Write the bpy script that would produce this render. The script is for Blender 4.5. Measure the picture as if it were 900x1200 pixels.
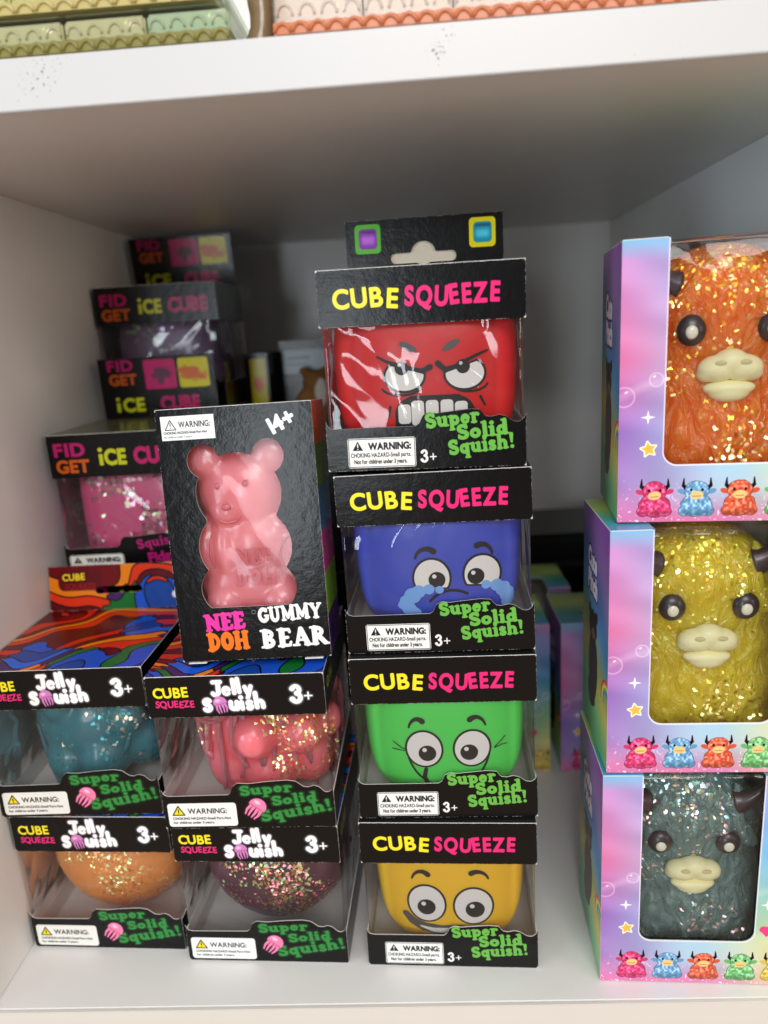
import bpy, math, random
import numpy as np
from mathutils import Vector, Matrix, Euler
R = math.radians
random.seed(4)
for o in list(bpy.data.objects): bpy.data.objects.remove(o)
SC = bpy.context.scene
COL = SC.collection

# ------------------------------------------------------------------ camera
F_PX, CAM = 843.9, Vector((.2351, -.2920, .3307))
cr, cu, cf = Vector((.9976, .0358, -.0599)), Vector((.0494, .2438, .9686)), Vector((-.0493, .9692, -.2414))
cd = bpy.data.cameras.new('camera'); cam = bpy.data.objects.new('camera', cd); COL.objects.link(cam)
m3 = Matrix((cr, cu, -cf)).transposed().to_quaternion().to_matrix()
cam.matrix_world = Matrix.Translation(CAM) @ m3.to_4x4()
cd.sensor_fit = 'VERTICAL'; cd.sensor_height = 36; cd.lens = F_PX/1200*36
cd.clip_start = .01; cd.clip_end = 50
cd.dof.use_dof = True; cd.dof.focus_distance = .345; cd.dof.aperture_fstop = 5.4
SC.camera = cam
SC.render.resolution_x, SC.render.resolution_y = 768, 1024
SC.view_settings.view_transform = 'Standard'; SC.view_settings.look = 'None'
SC.view_settings.gamma = 1; SC.view_settings.use_curve_mapping = False
SC.view_settings.exposure = 0.25
SC.cycles.use_denoising = True
SC.cycles.max_bounces = 10; SC.cycles.diffuse_bounces = 5; SC.cycles.glossy_bounces = 4
SC.cycles.transparent_max_bounces = 16; SC.cycles.transmission_bounces = 6
SC.cycles.sample_clamp_indirect = 4
SC.cycles.caustics_reflective = False; SC.cycles.caustics_refractive = False

# ------------------------------------------------------------------ light
W = bpy.data.worlds.new('World'); SC.world = W; W.use_nodes = True
nt = W.node_tree; nt.nodes.clear()
wo = nt.nodes.new('ShaderNodeOutputWorld'); bg = nt.nodes.new('ShaderNodeBackground')
tc = nt.nodes.new('ShaderNodeTexCoord'); sx = nt.nodes.new('ShaderNodeSeparateXYZ')
mr = nt.nodes.new('ShaderNodeMapRange'); rp = nt.nodes.new('ShaderNodeValToRGB')
nt.links.new(tc.outputs['Generated'], sx.inputs[0]); nt.links.new(sx.outputs['Z'], mr.inputs[0])
mr.inputs[1].default_value = -1; mr.inputs[2].default_value = 1
nt.links.new(mr.outputs[0], rp.inputs[0]); nt.links.new(rp.outputs[0], bg.inputs[0]); nt.links.new(bg.outputs[0], wo.inputs[0])
rp.color_ramp.elements[0].color = (.54, .385, .285, 1); rp.color_ramp.elements[0].position = .3
rp.color_ramp.elements[1].color = (.66, .66, .67, 1); rp.color_ramp.elements[1].position = .72
for p_, c_ in ((.42, (.13, .11, .10)), (.56, (.11, .11, .11))):
    e_ = rp.color_ramp.elements.new(p_); e_.color = (*c_, 1)
bg.inputs[1].default_value = .95

def area(name, loc, target, sx_, sy_, power, col):
    l = bpy.data.lights.new(name, 'AREA'); l.shape = 'RECTANGLE'; l.size = sx_; l.size_y = sy_
    l.energy = power; l.color = col
    o = bpy.data.objects.new(name, l); COL.objects.link(o); o.location = loc
    o.rotation_euler = (Vector(target)-Vector(loc)).to_track_quat('-Z', 'Y').to_euler(); return o
area('ceiling_light', (.35, -1.15, 2.0), (.22, .0, .2), 1.3, .8, 6, (1, .95, .9))
area('window_light', (-.38, -2.6, .2), (.2, 0, .2), .26, .85, 9.5, (.84, .93, 1))
area('shop_front_light', (.45, -2.0, 1.5), (.3, .1, .15), 1.1, .8, 21, (.99, .97, .94))
area('right_wall_fill_light', (-1.7, -1.3, .35), (.4, .15, .35), .8, .8, 15, (.7, .87, 1))  # added cool fill aimed at the right wall, not an actual window
area('left_wall_fill_light', (2.0, -1.4, .5), (.0, .15, .25), .7, .7, 12, (1, .84, .7))  # added warm fill that brightens the left wall, no real fixture

# ------------------------------------------------------------------ 2D distance-field drawing (millimetres)
def capsule(X, Y, pts, r0, r1=None):
    r1 = r0 if r1 is None else r1
    out = np.full(np.broadcast(X, Y).shape, 1e3); n = max(1, len(pts)-1)
    for i in range(len(pts)-1):
        (ax, ay), (bx, by) = pts[i], pts[i+1]
        dx, dy = bx-ax, by-ay; L = dx*dx+dy*dy+1e-12
        t = np.clip(((X-ax)*dx+(Y-ay)*dy)/L, 0, 1)
        d = np.hypot(X-ax-t*dx, Y-ay-t*dy)-(r0+(r1-r0)*(i+t)/n)
        out = np.minimum(out, d)
    return out
def ell(X, Y, cx, cy, rx, ry, ang=0):
    if ang:
        c, s = math.cos(R(ang)), math.sin(R(ang)); x, y = (X-cx)*c+(Y-cy)*s, -(X-cx)*s+(Y-cy)*c
    else: x, y = X-cx, Y-cy
    k = np.hypot(x/rx, y/ry); return (k-1)*min(rx, ry)
def rrect(X, Y, x0, y0, x1, y1, r=0):
    qx = np.abs(X-(x0+x1)/2)-((x1-x0)/2-r); qy = np.abs(Y-(y0+y1)/2)-((y1-y0)/2-r)
    return np.hypot(np.maximum(qx, 0), np.maximum(qy, 0))+np.minimum(np.maximum(qx, qy), 0)-r
def poly(X, Y, pts):
    X, Y = np.broadcast_arrays(X, Y); d = capsule(X, Y, list(pts)+[pts[0]], 0); ins = np.zeros(X.shape, bool)
    for i in range(len(pts)):
        (ax, ay), (bx, by) = pts[i], pts[(i+1) % len(pts)]
        if ay == by: continue
        ins ^= ((Y < ay) != (Y < by)) & (X < (bx-ax)*(Y-ay)/(by-ay)+ax)
    return np.where(ins, -d, d)
def star_pts(cx, cy, r, n=5, k=.45, a0=90):
    return [(cx+(r if i % 2 == 0 else r*k)*math.cos(R(a0+i*180/n)), cy+(r if i % 2 == 0 else r*k)*math.sin(R(a0+i*180/n))) for i in range(2*n)]
_ns = {}
def noise2(X, Y, scale, seed=0):
    if seed not in _ns: _ns[seed] = np.random.RandomState(seed).rand(64, 64)
    g = _ns[seed]; x, y = np.asarray(X)/scale+1000, np.asarray(Y)/scale+1000
    xi, yi = np.floor(x).astype(int), np.floor(y).astype(int); fx, fy = x-xi, y-yi
    fx, fy = fx*fx*(3-2*fx), fy*fy*(3-2*fy)
    a = g[xi % 64, yi % 64]; b = g[(xi+1) % 64, yi % 64]; c = g[xi % 64, (yi+1) % 64]; d = g[(xi+1) % 64, (yi+1) % 64]
    return (a*(1-fx)+b*fx)*(1-fy)+(c*(1-fx)+d*fx)*fy

# --- lettering: every glyph is a cached distance field, in cap heights
GN = 72; GX0, GX1, GY0, GY1 = -.35, 1.45, -.55, 1.35
_gx, _gy = np.meshgrid(np.linspace(GX0, GX1, GN), np.linspace(GY0, GY1, GN))
def arc(cx, cy, rx, ry, a0, a1, n=14):
    return [(cx+rx*math.cos(R(a0+(a1-a0)*i/n)), cy+ry*math.sin(R(a0+(a1-a0)*i/n))) for i in range(n+1)]
B = .115; T_ = .05
def ser(x, y, w=.13): return ([(x-w, y), (x+w, y)], T_, T_)
def st(x, y0, y1, r=B): return ([(x, y0), (x, y1)], r, r)
xh = .66
SER = {  # fat slab letters: width, strokes (points, radius, radius)
 'S': (.74, [(arc(.36, .72, .22, .19, 20, 265), .1, .12), (arc(.36, .29, .24, .2, 95, -150), .12, .1), st(.59, .72, .93, .05), st(.12, .1, .3, .05)]),
 's': (.56, [(arc(.27, .48, .15, .12, 20, 265), .08, .095), (arc(.27, .19, .16, .13, 95, -150), .095, .08), st(.44, .47, .6, .04), st(.09, .06, .2, .04)]),
 'u': (.78, [st(.17, .3, .58), (arc(.35, .27, .18, .17, 180, 330), .11, .08), st(.56, .1, .58), ser(.1, .61, .1), ser(.5, .61, .1), ser(.64, .05, .1)]),
 'p': (.74, [st(.18, -.22, .58), (arc(.4, .33, .19, .23, 0, 360), .1, .1), ser(.1, .61, .1), ser(.18, -.27, .14)]),
 'q': (.74, [st(.54, -.22, .58), (arc(.32, .33, .19, .23, 0, 360), .1, .1), ser(.6, .61, .07), ser(.54, -.27, .14)]),
 'e': (.66, [(arc(.32, .33, .2, .23, 10, 320), .1, .09), ([(.14, .35), (.5, .36)], .045, .045)]),
 'r': (.6, [st(.2, .08, .58), (arc(.38, .4, .16, .18, 170, 50), .08, .1), ser(.12, .61, .1), ser(.2, .05, .15)]),
 'o': (.7, [(arc(.34, .33, .22, .23, 0, 360), .105, .105)]),
 'l': (.4, [st(.2, .08, .95), ser(.14, .97, .1), ser(.2, .05, .14)]),
 'i': (.4, [st(.2, .08, .58), ser(.14, .61, .1), ser(.2, .05, .14), ([(.2, .87), (.21, .87)], .12, .12)]),
 'd': (.76, [st(.55, .08, .95), (arc(.33, .33, .19, .23, 0, 360), .1, .1), ser(.48, .97, .1), ser(.63, .05, .09)]),
 'h': (.8, [st(.18, .08, .95), (arc(.4, .38, .18, .18, 170, 0), .08, .11), st(.58, .08, .38), ser(.11, .97, .1), ser(.18, .05, .13), ser(.6, .05, .13)]),
 'y': (.74, [([(.16, .58), (.38, .12)], .11, .09), ([(.62, .58), (.34, -.12), (.16, -.2)], .07, .1), ser(.14, .61, .13), ser(.6, .61, .11)]),
 '!': (.4, [([(.2, .9), (.19, .4)], .12, .06), ([(.2, .09), (.21, .09)], .11, .11)]),
 'N': (.98, [st(.2, .1, .9, .1), st(.76, .1, .9, .085), ([(.2, .86), (.76, .14)], .13, .13), ser(.14, .94), ser(.78, .94), ser(.2, .06)]),
 'E': (.78, [st(.24, .1, .9, .14), ([(.24, .92), (.62, .92), (.66, .78)], .075, .06), ([(.24, .5), (.54, .5)], .07, .07), ([(.24, .08), (.62, .08), (.68, .24)], .075, .06), ser(.16, .94, .12), ser(.16, .06, .12)]),
 'D': (.86, [st(.24, .1, .9, .14), (arc(.28, .5, .42, .4, 90, -90), .09, .09), ser(.14, .93, .1), ser(.14, .07, .1)]),
 'O': (.88, [(arc(.43, .5, .27, .37, 0, 360), .13, .13)]),
 'H': (.98, [st(.22, .1, .9, .13), st(.74, .1, .9, .13), ([(.22, .5), (.74, .5)], .06, .06), ser(.2, .94, .15), ser(.76, .94, .15), ser(.2, .06, .15), ser(.76, .06, .15)]),
 'G': (.88, [(arc(.44, .5, .3, .38, 50, 330), .11, .12), st(.7, .22, .42, .09), ser(.66, .46, .13), st(.68, .74, .9, .05)]),
 'U': (.9, [st(.2, .4, .9, .12), (arc(.43, .36, .23, .27, 180, 360), .12, .09), st(.67, .4, .9, .09), ser(.18, .94, .16), ser(.68, .94, .14)]),
 'M': (1.1, [st(.2, .1, .9, .08), st(.86, .1, .9, .13), ([(.2, .88), (.52, .22)], .12, .1), ([(.86, .88), (.52, .22)], .08, .08), ser(.14, .94, .12), ser(.92, .94, .1), ser(.2, .06, .13), ser(.88, .06, .15)]),
 'Y': (.86, [([(.16, .9), (.44, .46)], .12, .11), ([(.74, .9), (.44, .46)], .08, .08), st(.44, .1, .46, .12), ser(.16, .94, .16), ser(.74, .94, .13), ser(.44, .06, .17)]),
 'B': (.84, [st(.22, .1, .9, .13), (arc(.26, .72, .3, .19, 90, -90), .09, .09), (arc(.26, .28, .34, .21, 90, -90), .1, .1), ser(.12, .94, .1), ser(.12, .06, .1)]),
 'A': (.94, [([(.2, .1), (.44, .9)], .07, .09), ([(.76, .1), (.46, .9)], .13, .12), ([(.28, .32), (.66, .32)], .05, .05), ser(.17, .06, .15), ser(.78, .06, .16)]),
 'R': (.92, [st(.22, .1, .9, .13), (arc(.26, .7, .32, .21, 90, -90), .095, .095), ([(.42, .46), (.72, .1)], .12, .11), ser(.12, .94, .1), ser(.2, .06, .15), ser(.8, .06, .1)]),
 '3': (.66, [(arc(.3, .7, .17, .18, 150, -80), .085, .1), (arc(.3, .3, .2, .21, 80, -150), .1, .09), ([(.14, .76), (.15, .76)], .11, .11), ([(.12, .22), (.13, .22)], .12, .12)]),
 '+': (.62, [([(.08, .42), (.5, .42)], .05, .05), ([(.29, .21), (.29, .63)], .05, .05)]),
}
JEL = {  # balloon letters
 'J': (.66, [([(.12, .9), (.56, .92)], .12, .12), (([(.42, .9)]+arc(.24, .26, .18, .2, 0, -150)), .13, .13)]),
 'e': (.58, [(arc(.28, .3, .19, .22, 15, 310), .1, .095), ([(.14, .31), (.44, .35)], .045, .045)]),
 'l': (.32, [st(.15, .13, .98, .125)]),
 'y': (.6, [([(.14, .52), (.28, .16)], .12, .12), ([(.5, .56), (.3, -.2)], .12, .12)]),
 'S': (.64, [(arc(.32, .64, .17, .16, 30, 265), .12, .13), (arc(.3, .28, .18, .18, 85, -150), .13, .12)]),
 'q': (.62, [(arc(.28, .34, .17, .18, 0, 360), .12, .12), st(.47, -.2, .5, .12)]),
 'u': (.66, [st(.15, .3, .52, .125), (arc(.32, .28, .17, .16, 180, 360), .125, .125), st(.5, .12, .52, .125)]),
 'i': (.32, [st(.15, .13, .5, .125), ([(.15, .8), (.16, .8)], .12, .12)]),
 's': (.52, [(arc(.26, .42, .12, .1, 30, 265), .1, .1), (arc(.25, .2, .13, .12, 85, -150), .1, .1)]),
 'h': (.66, [st(.15, .13, .98, .125), (arc(.32, .32, .18, .18, 180, 0), .12, .12), st(.5, .12, .32, .125)]),
}
_glyph = {}
def _sans_glyph(ch):
    c = bpy.data.curves.new('t', 'FONT'); c.body = ch; c.size = 1
    o = bpy.data.objects.new('t', c); COL.objects.link(o)
    dg = bpy.context.evaluated_depsgraph_get(); dg.update(); me = bpy.data.meshes.new_from_object(o.evaluated_get(dg))
    k = 1/.729; X, Y = _gx, _gy
    v = np.array([(a.co.x*k, a.co.y*k) for a in me.vertices]) if len(me.vertices) else np.zeros((0, 2))
    ins = np.zeros(X.shape, bool); cnt = {}
    me.calc_loop_triangles()
    for t in me.loop_triangles:
        a, b, c_ = v[t.vertices[0]], v[t.vertices[1]], v[t.vertices[2]]
        e = [(q[0]-p_[0])*(Y-p_[1])-(q[1]-p_[1])*(X-p_[0]) for p_, q in ((a, b), (b, c_), (c_, a))]
        ins |= ((e[0] >= 0) & (e[1] >= 0) & (e[2] >= 0)) | ((e[0] <= 0) & (e[1] <= 0) & (e[2] <= 0))
        for i in range(3):
            ed = tuple(sorted((t.vertices[i], t.vertices[(i+1) % 3]))); cnt[ed] = cnt.get(ed, 0)+1
    d = np.full(X.shape, 9.)
    for (i, j), n in cnt.items():
        if n == 1: d = np.minimum(d, capsule(X, Y, [tuple(v[i]), tuple(v[j])], 0))
    adv = (v[:, 0].max()+.09) if len(v) else .35
    bpy.data.objects.remove(o); bpy.data.meshes.remove(me); bpy.data.curves.remove(c)
    return adv, np.where(ins, -d, d)
def glyph(font, ch):
    key = (font, ch)
    if key not in _glyph:
        tab = {'serif': SER, 'balloon': JEL}.get(font)
        if tab and ch in tab:
            adv, S = tab[ch]; d = np.full(_gx.shape, 9.)
            for pts, a, b in S: d = np.minimum(d, capsule(_gx, _gy, pts, a, b))
            _glyph[key] = (adv, d)
        elif ch == ' ': _glyph[key] = (.36, np.full(_gx.shape, 9.))
        else: _glyph[key] = _sans_glyph(ch)
    return _glyph[key]
def text_width(s, h, font='sans', sp=0, sxk=1): return sum((glyph(font, c)[0]+sp)*h*sxk for c in s)
def text_sdf(X, Y, s, x, y, h, font='sans', ang=0, sp=0, sxk=1, jit=0, seed=1, shear=0, drop=0):
    """distance to the text whose baseline starts at x, y; cap height h"""
    rr = random.Random(seed); out = np.full(np.broadcast(X, Y).shape, 50.)
    c0, s0 = math.cos(R(ang)), math.sin(R(ang)); pos = 0
    for ch in s:
        adv, g = glyph(font, ch); ja = R(rr.uniform(-jit, jit)*6); jy = rr.uniform(-jit, jit)*.05*h
        ox, oy = x+pos*c0-jy*s0, y+pos*s0+jy*c0
        c, s_ = math.cos(R(ang)+ja), math.sin(R(ang)+ja)
        u = ((X-ox)*c+(Y-oy)*s_)/h; v = (-(X-ox)*s_+(Y-oy)*c)/h
        u = (u-shear*v)/sxk
        fx = (u-GX0)/(GX1-GX0)*(GN-1); fy = (v-GY0)/(GY1-GY0)*(GN-1)
        ok = (fx > 0) & (fx < GN-1.01) & (fy > 0) & (fy < GN-1.01)
        if ok.any():
            a, b = fx[ok], fy[ok]; ia, ib = a.astype(int), b.astype(int); ta, tb = a-ia, b-ib
            d = (g[ib, ia]*(1-ta)+g[ib, ia+1]*ta)*(1-tb)+(g[ib+1, ia]*(1-ta)+g[ib+1, ia+1]*ta)*tb
            o = out[ok]; out[ok] = np.minimum(o, d*h*min(1, sxk))
        pos += (adv+sp)*h*sxk
    return out

class Canvas:
    def __init__(s, w, h, ppm=7, col=(0, 0, 0)):
        s.w, s.h, s.p = w, h, ppm; nx, ny = int(w*ppm), int(h*ppm)
        s.X, s.Y = np.meshgrid((np.arange(nx)+.5)/ppm, (np.arange(ny)+.5)/ppm)
        s.a = np.ones((ny, nx, 3))*np.array(col)
    def mix(s, al, col):
        al = np.clip(al, 0, 1)[..., None]; s.a = s.a*(1-al)+np.asarray(col)*al
    def fill(s, d, col, soft=0, op=1):
        s.mix(np.clip(.5-d*s.p/(1+soft*s.p), 0, 1)*op, col)
    def glow(s, d, col, r, op=1): s.mix(np.clip(1-np.maximum(d, 0)/r, 0, 1)**1.6*op, col)
    def text(s, t, x, y, h, col, bold=0, glow=None, out=None, **k):
        d = text_sdf(s.X, s.Y, t, x, y, h, **k)-bold
        if glow: s.glow(d, glow[0], glow[1], glow[2])
        if out: s.fill(d-out[1], out[0])
        s.fill(d, col)
    def image(s, name):
        ny, nx, _ = s.a.shape; im = bpy.data.images.new(name, nx, ny, alpha=False)
        buf = np.ones((ny, nx, 4), np.float32); buf[..., :3] = np.clip(s.a, 0, 1); im.pixels.foreach_set(buf.ravel()); im.update()
        return im

# ------------------------------------------------------------------ materials
def new_mat(name):
    m = bpy.data.materials.new(name); m.use_nodes = True; t = m.node_tree
    b = t.nodes['Principled BSDF']; return m, t, b, t.nodes['Material Output']
def bump(t, b, scale, strength, dist=.0003, detail=3, coord='Object', tex='NOISE'):
    tc = t.nodes.new('ShaderNodeTexCoord'); n = t.nodes.new('ShaderNodeTexNoise'); n.inputs['Scale'].default_value = scale; n.inputs['Detail'].default_value = detail
    bp = t.nodes.new('ShaderNodeBump'); bp.inputs['Strength'].default_value = strength; bp.inputs['Distance'].default_value = dist
    t.links.new(tc.outputs[coord], n.inputs['Vector']); t.links.new(n.outputs['Fac'], bp.inputs['Height']); t.links.new(bp.outputs[0], b.inputs['Normal']); return n
def plain(name, col, rough=.5, bs=None, bst=.3, bd=.0003, coat=0, spec=.5, metal=0, sss=0, var=0):
    m, t, b, o = new_mat(name); b.inputs['Base Color'].default_value = (*col, 1); b.inputs['Roughness'].default_value = rough
    b.inputs['Coat Weight'].default_value = coat; b.inputs['Specular IOR Level'].default_value = spec; b.inputs['Metallic'].default_value = metal
    b.inputs['Coat Roughness'].default_value = .12
    if sss:
        b.inputs['Subsurface Weight'].default_value = sss; b.inputs['Subsurface Radius'].default_value = (1, .5, .4); b.inputs['Subsurface Scale'].default_value = .008
    if bs: bump(t, b, bs, bst, bd)
    if var:
        tc = t.nodes.new('ShaderNodeTexCoord'); n = t.nodes.new('ShaderNodeTexNoise'); n.inputs['Scale'].default_value = 22; n.inputs['Detail'].default_value = 8
        mx = t.nodes.new('ShaderNodeMix'); mx.data_type = 'RGBA'; mx.inputs[6].default_value = (*[c*(1-var) for c in col], 1); mx.inputs[7].default_value = (*col, 1)
        t.links.new(tc.outputs['Object'], n.inputs['Vector']); t.links.new(n.outputs['Fac'], mx.inputs[0]); t.links.new(mx.outputs[2], b.inputs['Base Color'])
    return m
def printed(name, canvas, rough=.22, bst=.28, coat=.25):
    m, t, b, o = new_mat(name); im = t.nodes.new('ShaderNodeTexImage'); im.image = canvas.image(name); im.extension = 'EXTEND'; im.interpolation = 'Cubic'
    hs = t.nodes.new('ShaderNodeGamma'); hs.inputs[1].default_value = 1.0
    t.links.new(im.outputs[0], b.inputs['Base Color'])
    b.inputs['Roughness'].default_value = rough; b.inputs['Specular IOR Level'].default_value = .27; b.inputs['Coat Weight'].default_value = 0; b.inputs['Coat Roughness'].default_value = .16
    n = bump(t, b, 900, bst, .00012, 4); n2 = t.nodes.new('ShaderNodeTexNoise'); n2.inputs['Scale'].default_value = 210; n2.inputs['Detail'].default_value = 3
    ma = t.nodes.new('ShaderNodeMath'); ma.operation = 'MULTIPLY_ADD'; ma.inputs[1].default_value = 3.2
    bp = [x for x in t.nodes if x.type == 'BUMP'][0]; tcn = [x for x in t.nodes if x.type == 'TEX_COORD'][0]
    t.links.new(tcn.outputs['Object'], n2.inputs['Vector']); t.links.new(n2.outputs['Fac'], ma.inputs[0]); t.links.new(n.outputs['Fac'], ma.inputs[2]); t.links.new(ma.outputs[0], bp.inputs['Height'])
    return m
BLK = (.035, .033, .035)      # printed black as the card shows it (display value)
M_black = plain('black_card', (.012, .0115, .012), .26, 900, .2, .00012, coat=0, spec=.25)
M_white = plain('white_card_inside', (.82, .8, .78), .6, 400, .2)
M_rim = plain('cut_card_edge', (.75, .73, .7), .7)
M_cream = plain('cream_card', (.72, .64, .52), .6)
M_lam = plain('white_laminate', (.79, .78, .76), .38, 1500, .12, .0001, spec=.4, var=.06)
def film_mat(name, wav=.9, tint=(1, 1, 1), gl=.72, scale=17, floor_=.0, ridge=True):
    m, t, b, o = new_mat(name); t.nodes.remove(b)
    tr = t.nodes.new('ShaderNodeBsdfTransparent'); tr.inputs[0].default_value = (*tint, 1)
    g = t.nodes.new('ShaderNodeBsdfGlossy'); g.inputs['Roughness'].default_value = .05; g.inputs[0].default_value = (1, 1, 1, 1)
    fr = t.nodes.new('ShaderNodeFresnel'); fr.inputs[0].default_value = 1.5
    ma = t.nodes.new('ShaderNodeMath'); ma.operation = 'MULTIPLY_ADD'; ma.inputs[1].default_value = gl; ma.inputs[2].default_value = floor_
    mx = t.nodes.new('ShaderNodeMixShader')
    tc = t.nodes.new('ShaderNodeTexCoord'); n = t.nodes.new('ShaderNodeTexNoise'); n.inputs['Scale'].default_value = scale; n.inputs['Detail'].default_value = 1.6; n.inputs['Distortion'].default_value = 1.8
    oi = t.nodes.new('ShaderNodeObjectInfo'); va = t.nodes.new('ShaderNodeVectorMath'); va.operation = 'ADD'
    t.links.new(tc.outputs['Object'], va.inputs[0]); t.links.new(oi.outputs['Random'], va.inputs[1]); t.links.new(va.outputs[0], n.inputs['Vector'])
    bp = t.nodes.new('ShaderNodeBump'); bp.inputs['Strength'].default_value = wav; bp.inputs['Distance'].default_value = .0055 if ridge else .004
    t.links.new(n.outputs['Fac'], bp.inputs['Height']); t.links.new(bp.outputs[0], g.inputs['Normal']); pass
    t.links.new(fr.outputs[0], ma.inputs[0]); t.links.new(ma.outputs[0], mx.inputs[0]); t.links.new(tr.outputs[0], mx.inputs[1]); t.links.new(g.outputs[0], mx.inputs[2]); t.links.new(mx.outputs[0], o.inputs[0])
    return m
M_film = film_mat('clear_window_film'); M_film_flat = film_mat('taut_window_film', .35, gl=.32, ridge=False)
M_acryl = film_mat('clear_acrylic', .12, (.95, .97, .95), .3, 12, .0, False)
def jelly(name, col, glit=0., gcol=None, fscale=420, furry=0, sss=.5, dens=.5, bright=1.0, trans=0, spots=(), spk=.55):
    """translucent rubber, with flakes of foil that each face their own way"""
    m, t, b, o = new_mat(name); b.inputs['Base Color'].default_value = (*col, 1); b.inputs['Roughness'].default_value = .38
    b.inputs['Coat Weight'].default_value = .35; b.inputs['Coat Roughness'].default_value = .16
    b.inputs['Subsurface Weight'].default_value = sss; b.inputs['Subsurface Radius'].default_value = (1, .8, .7); b.inputs['Subsurface Scale'].default_value = .025
    b.inputs['Transmission Weight'].default_value = trans
    tc = t.nodes.new('ShaderNodeTexCoord')
    if furry:
        mp = t.nodes.new('ShaderNodeMapping'); mp.inputs['Scale'].default_value = (1, 1, .45); t.links.new(tc.outputs['Object'], mp.inputs[0])
        n = t.nodes.new('ShaderNodeTexNoise'); n.inputs['Scale'].default_value = 130; n.inputs['Detail'].default_value = 3; n.inputs['Distortion'].default_value = 1.6
        bp = t.nodes.new('ShaderNodeBump'); bp.inputs['Strength'].default_value = furry; bp.inputs['Distance'].default_value = .007
        t.links.new(mp.outputs[0], n.inputs['Vector']); t.links.new(n.outputs['Fac'], bp.inputs['Height']); t.links.new(bp.outputs[0], b.inputs['Normal']); t.links.new(bp.outputs[0], b.inputs['Coat Normal'])
    if glit:
        nz = t.nodes.new('ShaderNodeTexNoise'); nz.inputs['Scale'].default_value = 32; nz.inputs['Detail'].default_value = 3; t.links.new(tc.outputs['Object'], nz.inputs['Vector'])
        v = t.nodes.new('ShaderNodeTexVoronoi'); v.inputs['Scale'].default_value = fscale; wn = t.nodes.new('ShaderNodeTexNoise'); wn.inputs['Scale'].default_value = 260; t.links.new(tc.outputs['Object'], wn.inputs['Vector'])
        wv_ = t.nodes.new('ShaderNodeVectorMath'); wv_.operation = 'MULTIPLY_ADD'; wv_.inputs[1].default_value = (.0034, .0034, .0034); t.links.new(wn.outputs['Color'], wv_.inputs[0]); t.links.new(tc.outputs['Object'], wv_.inputs[2]); t.links.new(wv_.outputs[0], v.inputs['Vector'])
        sb = t.nodes.new('ShaderNodeVectorMath'); sb.operation = 'SUBTRACT'; sb.inputs[1].default_value = (.5, .5, .5); t.links.new(v.outputs['Color'], sb.inputs[0])
        sc = t.nodes.new('ShaderNodeVectorMath'); sc.operation = 'SCALE'; sc.inputs['Scale'].default_value = 1.5; t.links.new(sb.outputs[0], sc.inputs[0])
        ge = t.nodes.new('ShaderNodeNewGeometry'); ad = t.nodes.new('ShaderNodeVectorMath'); ad.operation = 'ADD'; t.links.new(sc.outputs[0], ad.inputs[0]); t.links.new(ge.outputs['Normal'], ad.inputs[1])
        no = t.nodes.new('ShaderNodeVectorMath'); no.operation = 'NORMALIZE'; t.links.new(ad.outputs[0], no.inputs[0])
        gl = t.nodes.new('ShaderNodeBsdfGlossy'); gl.inputs['Roughness'].default_value = .36; t.links.new(no.outputs[0], gl.inputs['Normal'])
        cr_ = t.nodes.new('ShaderNodeValToRGB'); cs = gcol or [(1, .55, .1), (1, .85, .3), (.5, 1, .4), (1, .4, .3)]
        cr_.color_ramp.interpolation = 'CONSTANT'
        for i, c in enumerate(cs):
            e = cr_.color_ramp.elements[i] if i < 2 else cr_.color_ramp.elements.new(i/len(cs))
            e.position = i/len(cs); e.color = (*[x*bright for x in c], 1)
        sp = t.nodes.new('ShaderNodeSeparateColor'); t.links.new(v.outputs['Color'], sp.inputs[0]); t.links.new(sp.outputs[2], cr_.inputs[0]); t.links.new(cr_.outputs[0], gl.inputs[0])
        # mask: near the cell centre, in flaky patches only
        l1 = t.nodes.new('ShaderNodeMath'); l1.operation = 'LESS_THAN'; l1.inputs[1].default_value = .66; t.links.new(v.outputs['Distance'], l1.inputs[0])
        g1 = t.nodes.new('ShaderNodeMath'); g1.operation = 'MULTIPLY_ADD'; g1.inputs[1].default_value = 5.5; g1.inputs[2].default_value = -2.75+dens; t.links.new(nz.outputs['Fac'], g1.inputs[0])
        if spots:
            g1.inputs[1].default_value = 2.6; g1.inputs[2].default_value = -1.3+dens; acc = None
            for (qx, qy, qz, rad) in spots:
                vd = t.nodes.new('ShaderNodeVectorMath'); vd.operation = 'DISTANCE'; vd.inputs[1].default_value = (qx, qy, qz); t.links.new(tc.outputs['Object'], vd.inputs[0])
                ms = t.nodes.new('ShaderNodeMapRange'); ms.inputs[1].default_value = rad*.35; ms.inputs[2].default_value = rad; ms.inputs[3].default_value = spk; ms.inputs[4].default_value = 0; t.links.new(vd.outputs['Value'], ms.inputs[0])
                if acc is None: acc = ms.outputs[0]
                else:
                    mxx = t.nodes.new('ShaderNodeMath'); mxx.operation = 'MAXIMUM'; t.links.new(acc, mxx.inputs[0]); t.links.new(ms.outputs[0], mxx.inputs[1]); acc = mxx.outputs[0]
            g2 = t.nodes.new('ShaderNodeMath'); g2.operation = 'ADD'; t.links.new(g1.outputs[0], g2.inputs[0]); t.links.new(acc, g2.inputs[1]); g1 = g2
        l2 = t.nodes.new('ShaderNodeMath'); l2.operation = 'LESS_THAN'; t.links.new(sp.outputs[1], l2.inputs[0]); t.links.new(g1.outputs[0], l2.inputs[1])
        mu = t.nodes.new('ShaderNodeMath'); mu.operation = 'MULTIPLY'; t.links.new(l1.outputs[0], mu.inputs[0]); t.links.new(l2.outputs[0], mu.inputs[1])
        m2 = t.nodes.new('ShaderNodeMath'); m2.operation = 'MULTIPLY'; m2.inputs[1].default_value = glit; t.links.new(mu.outputs[0], m2.inputs[0])
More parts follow.
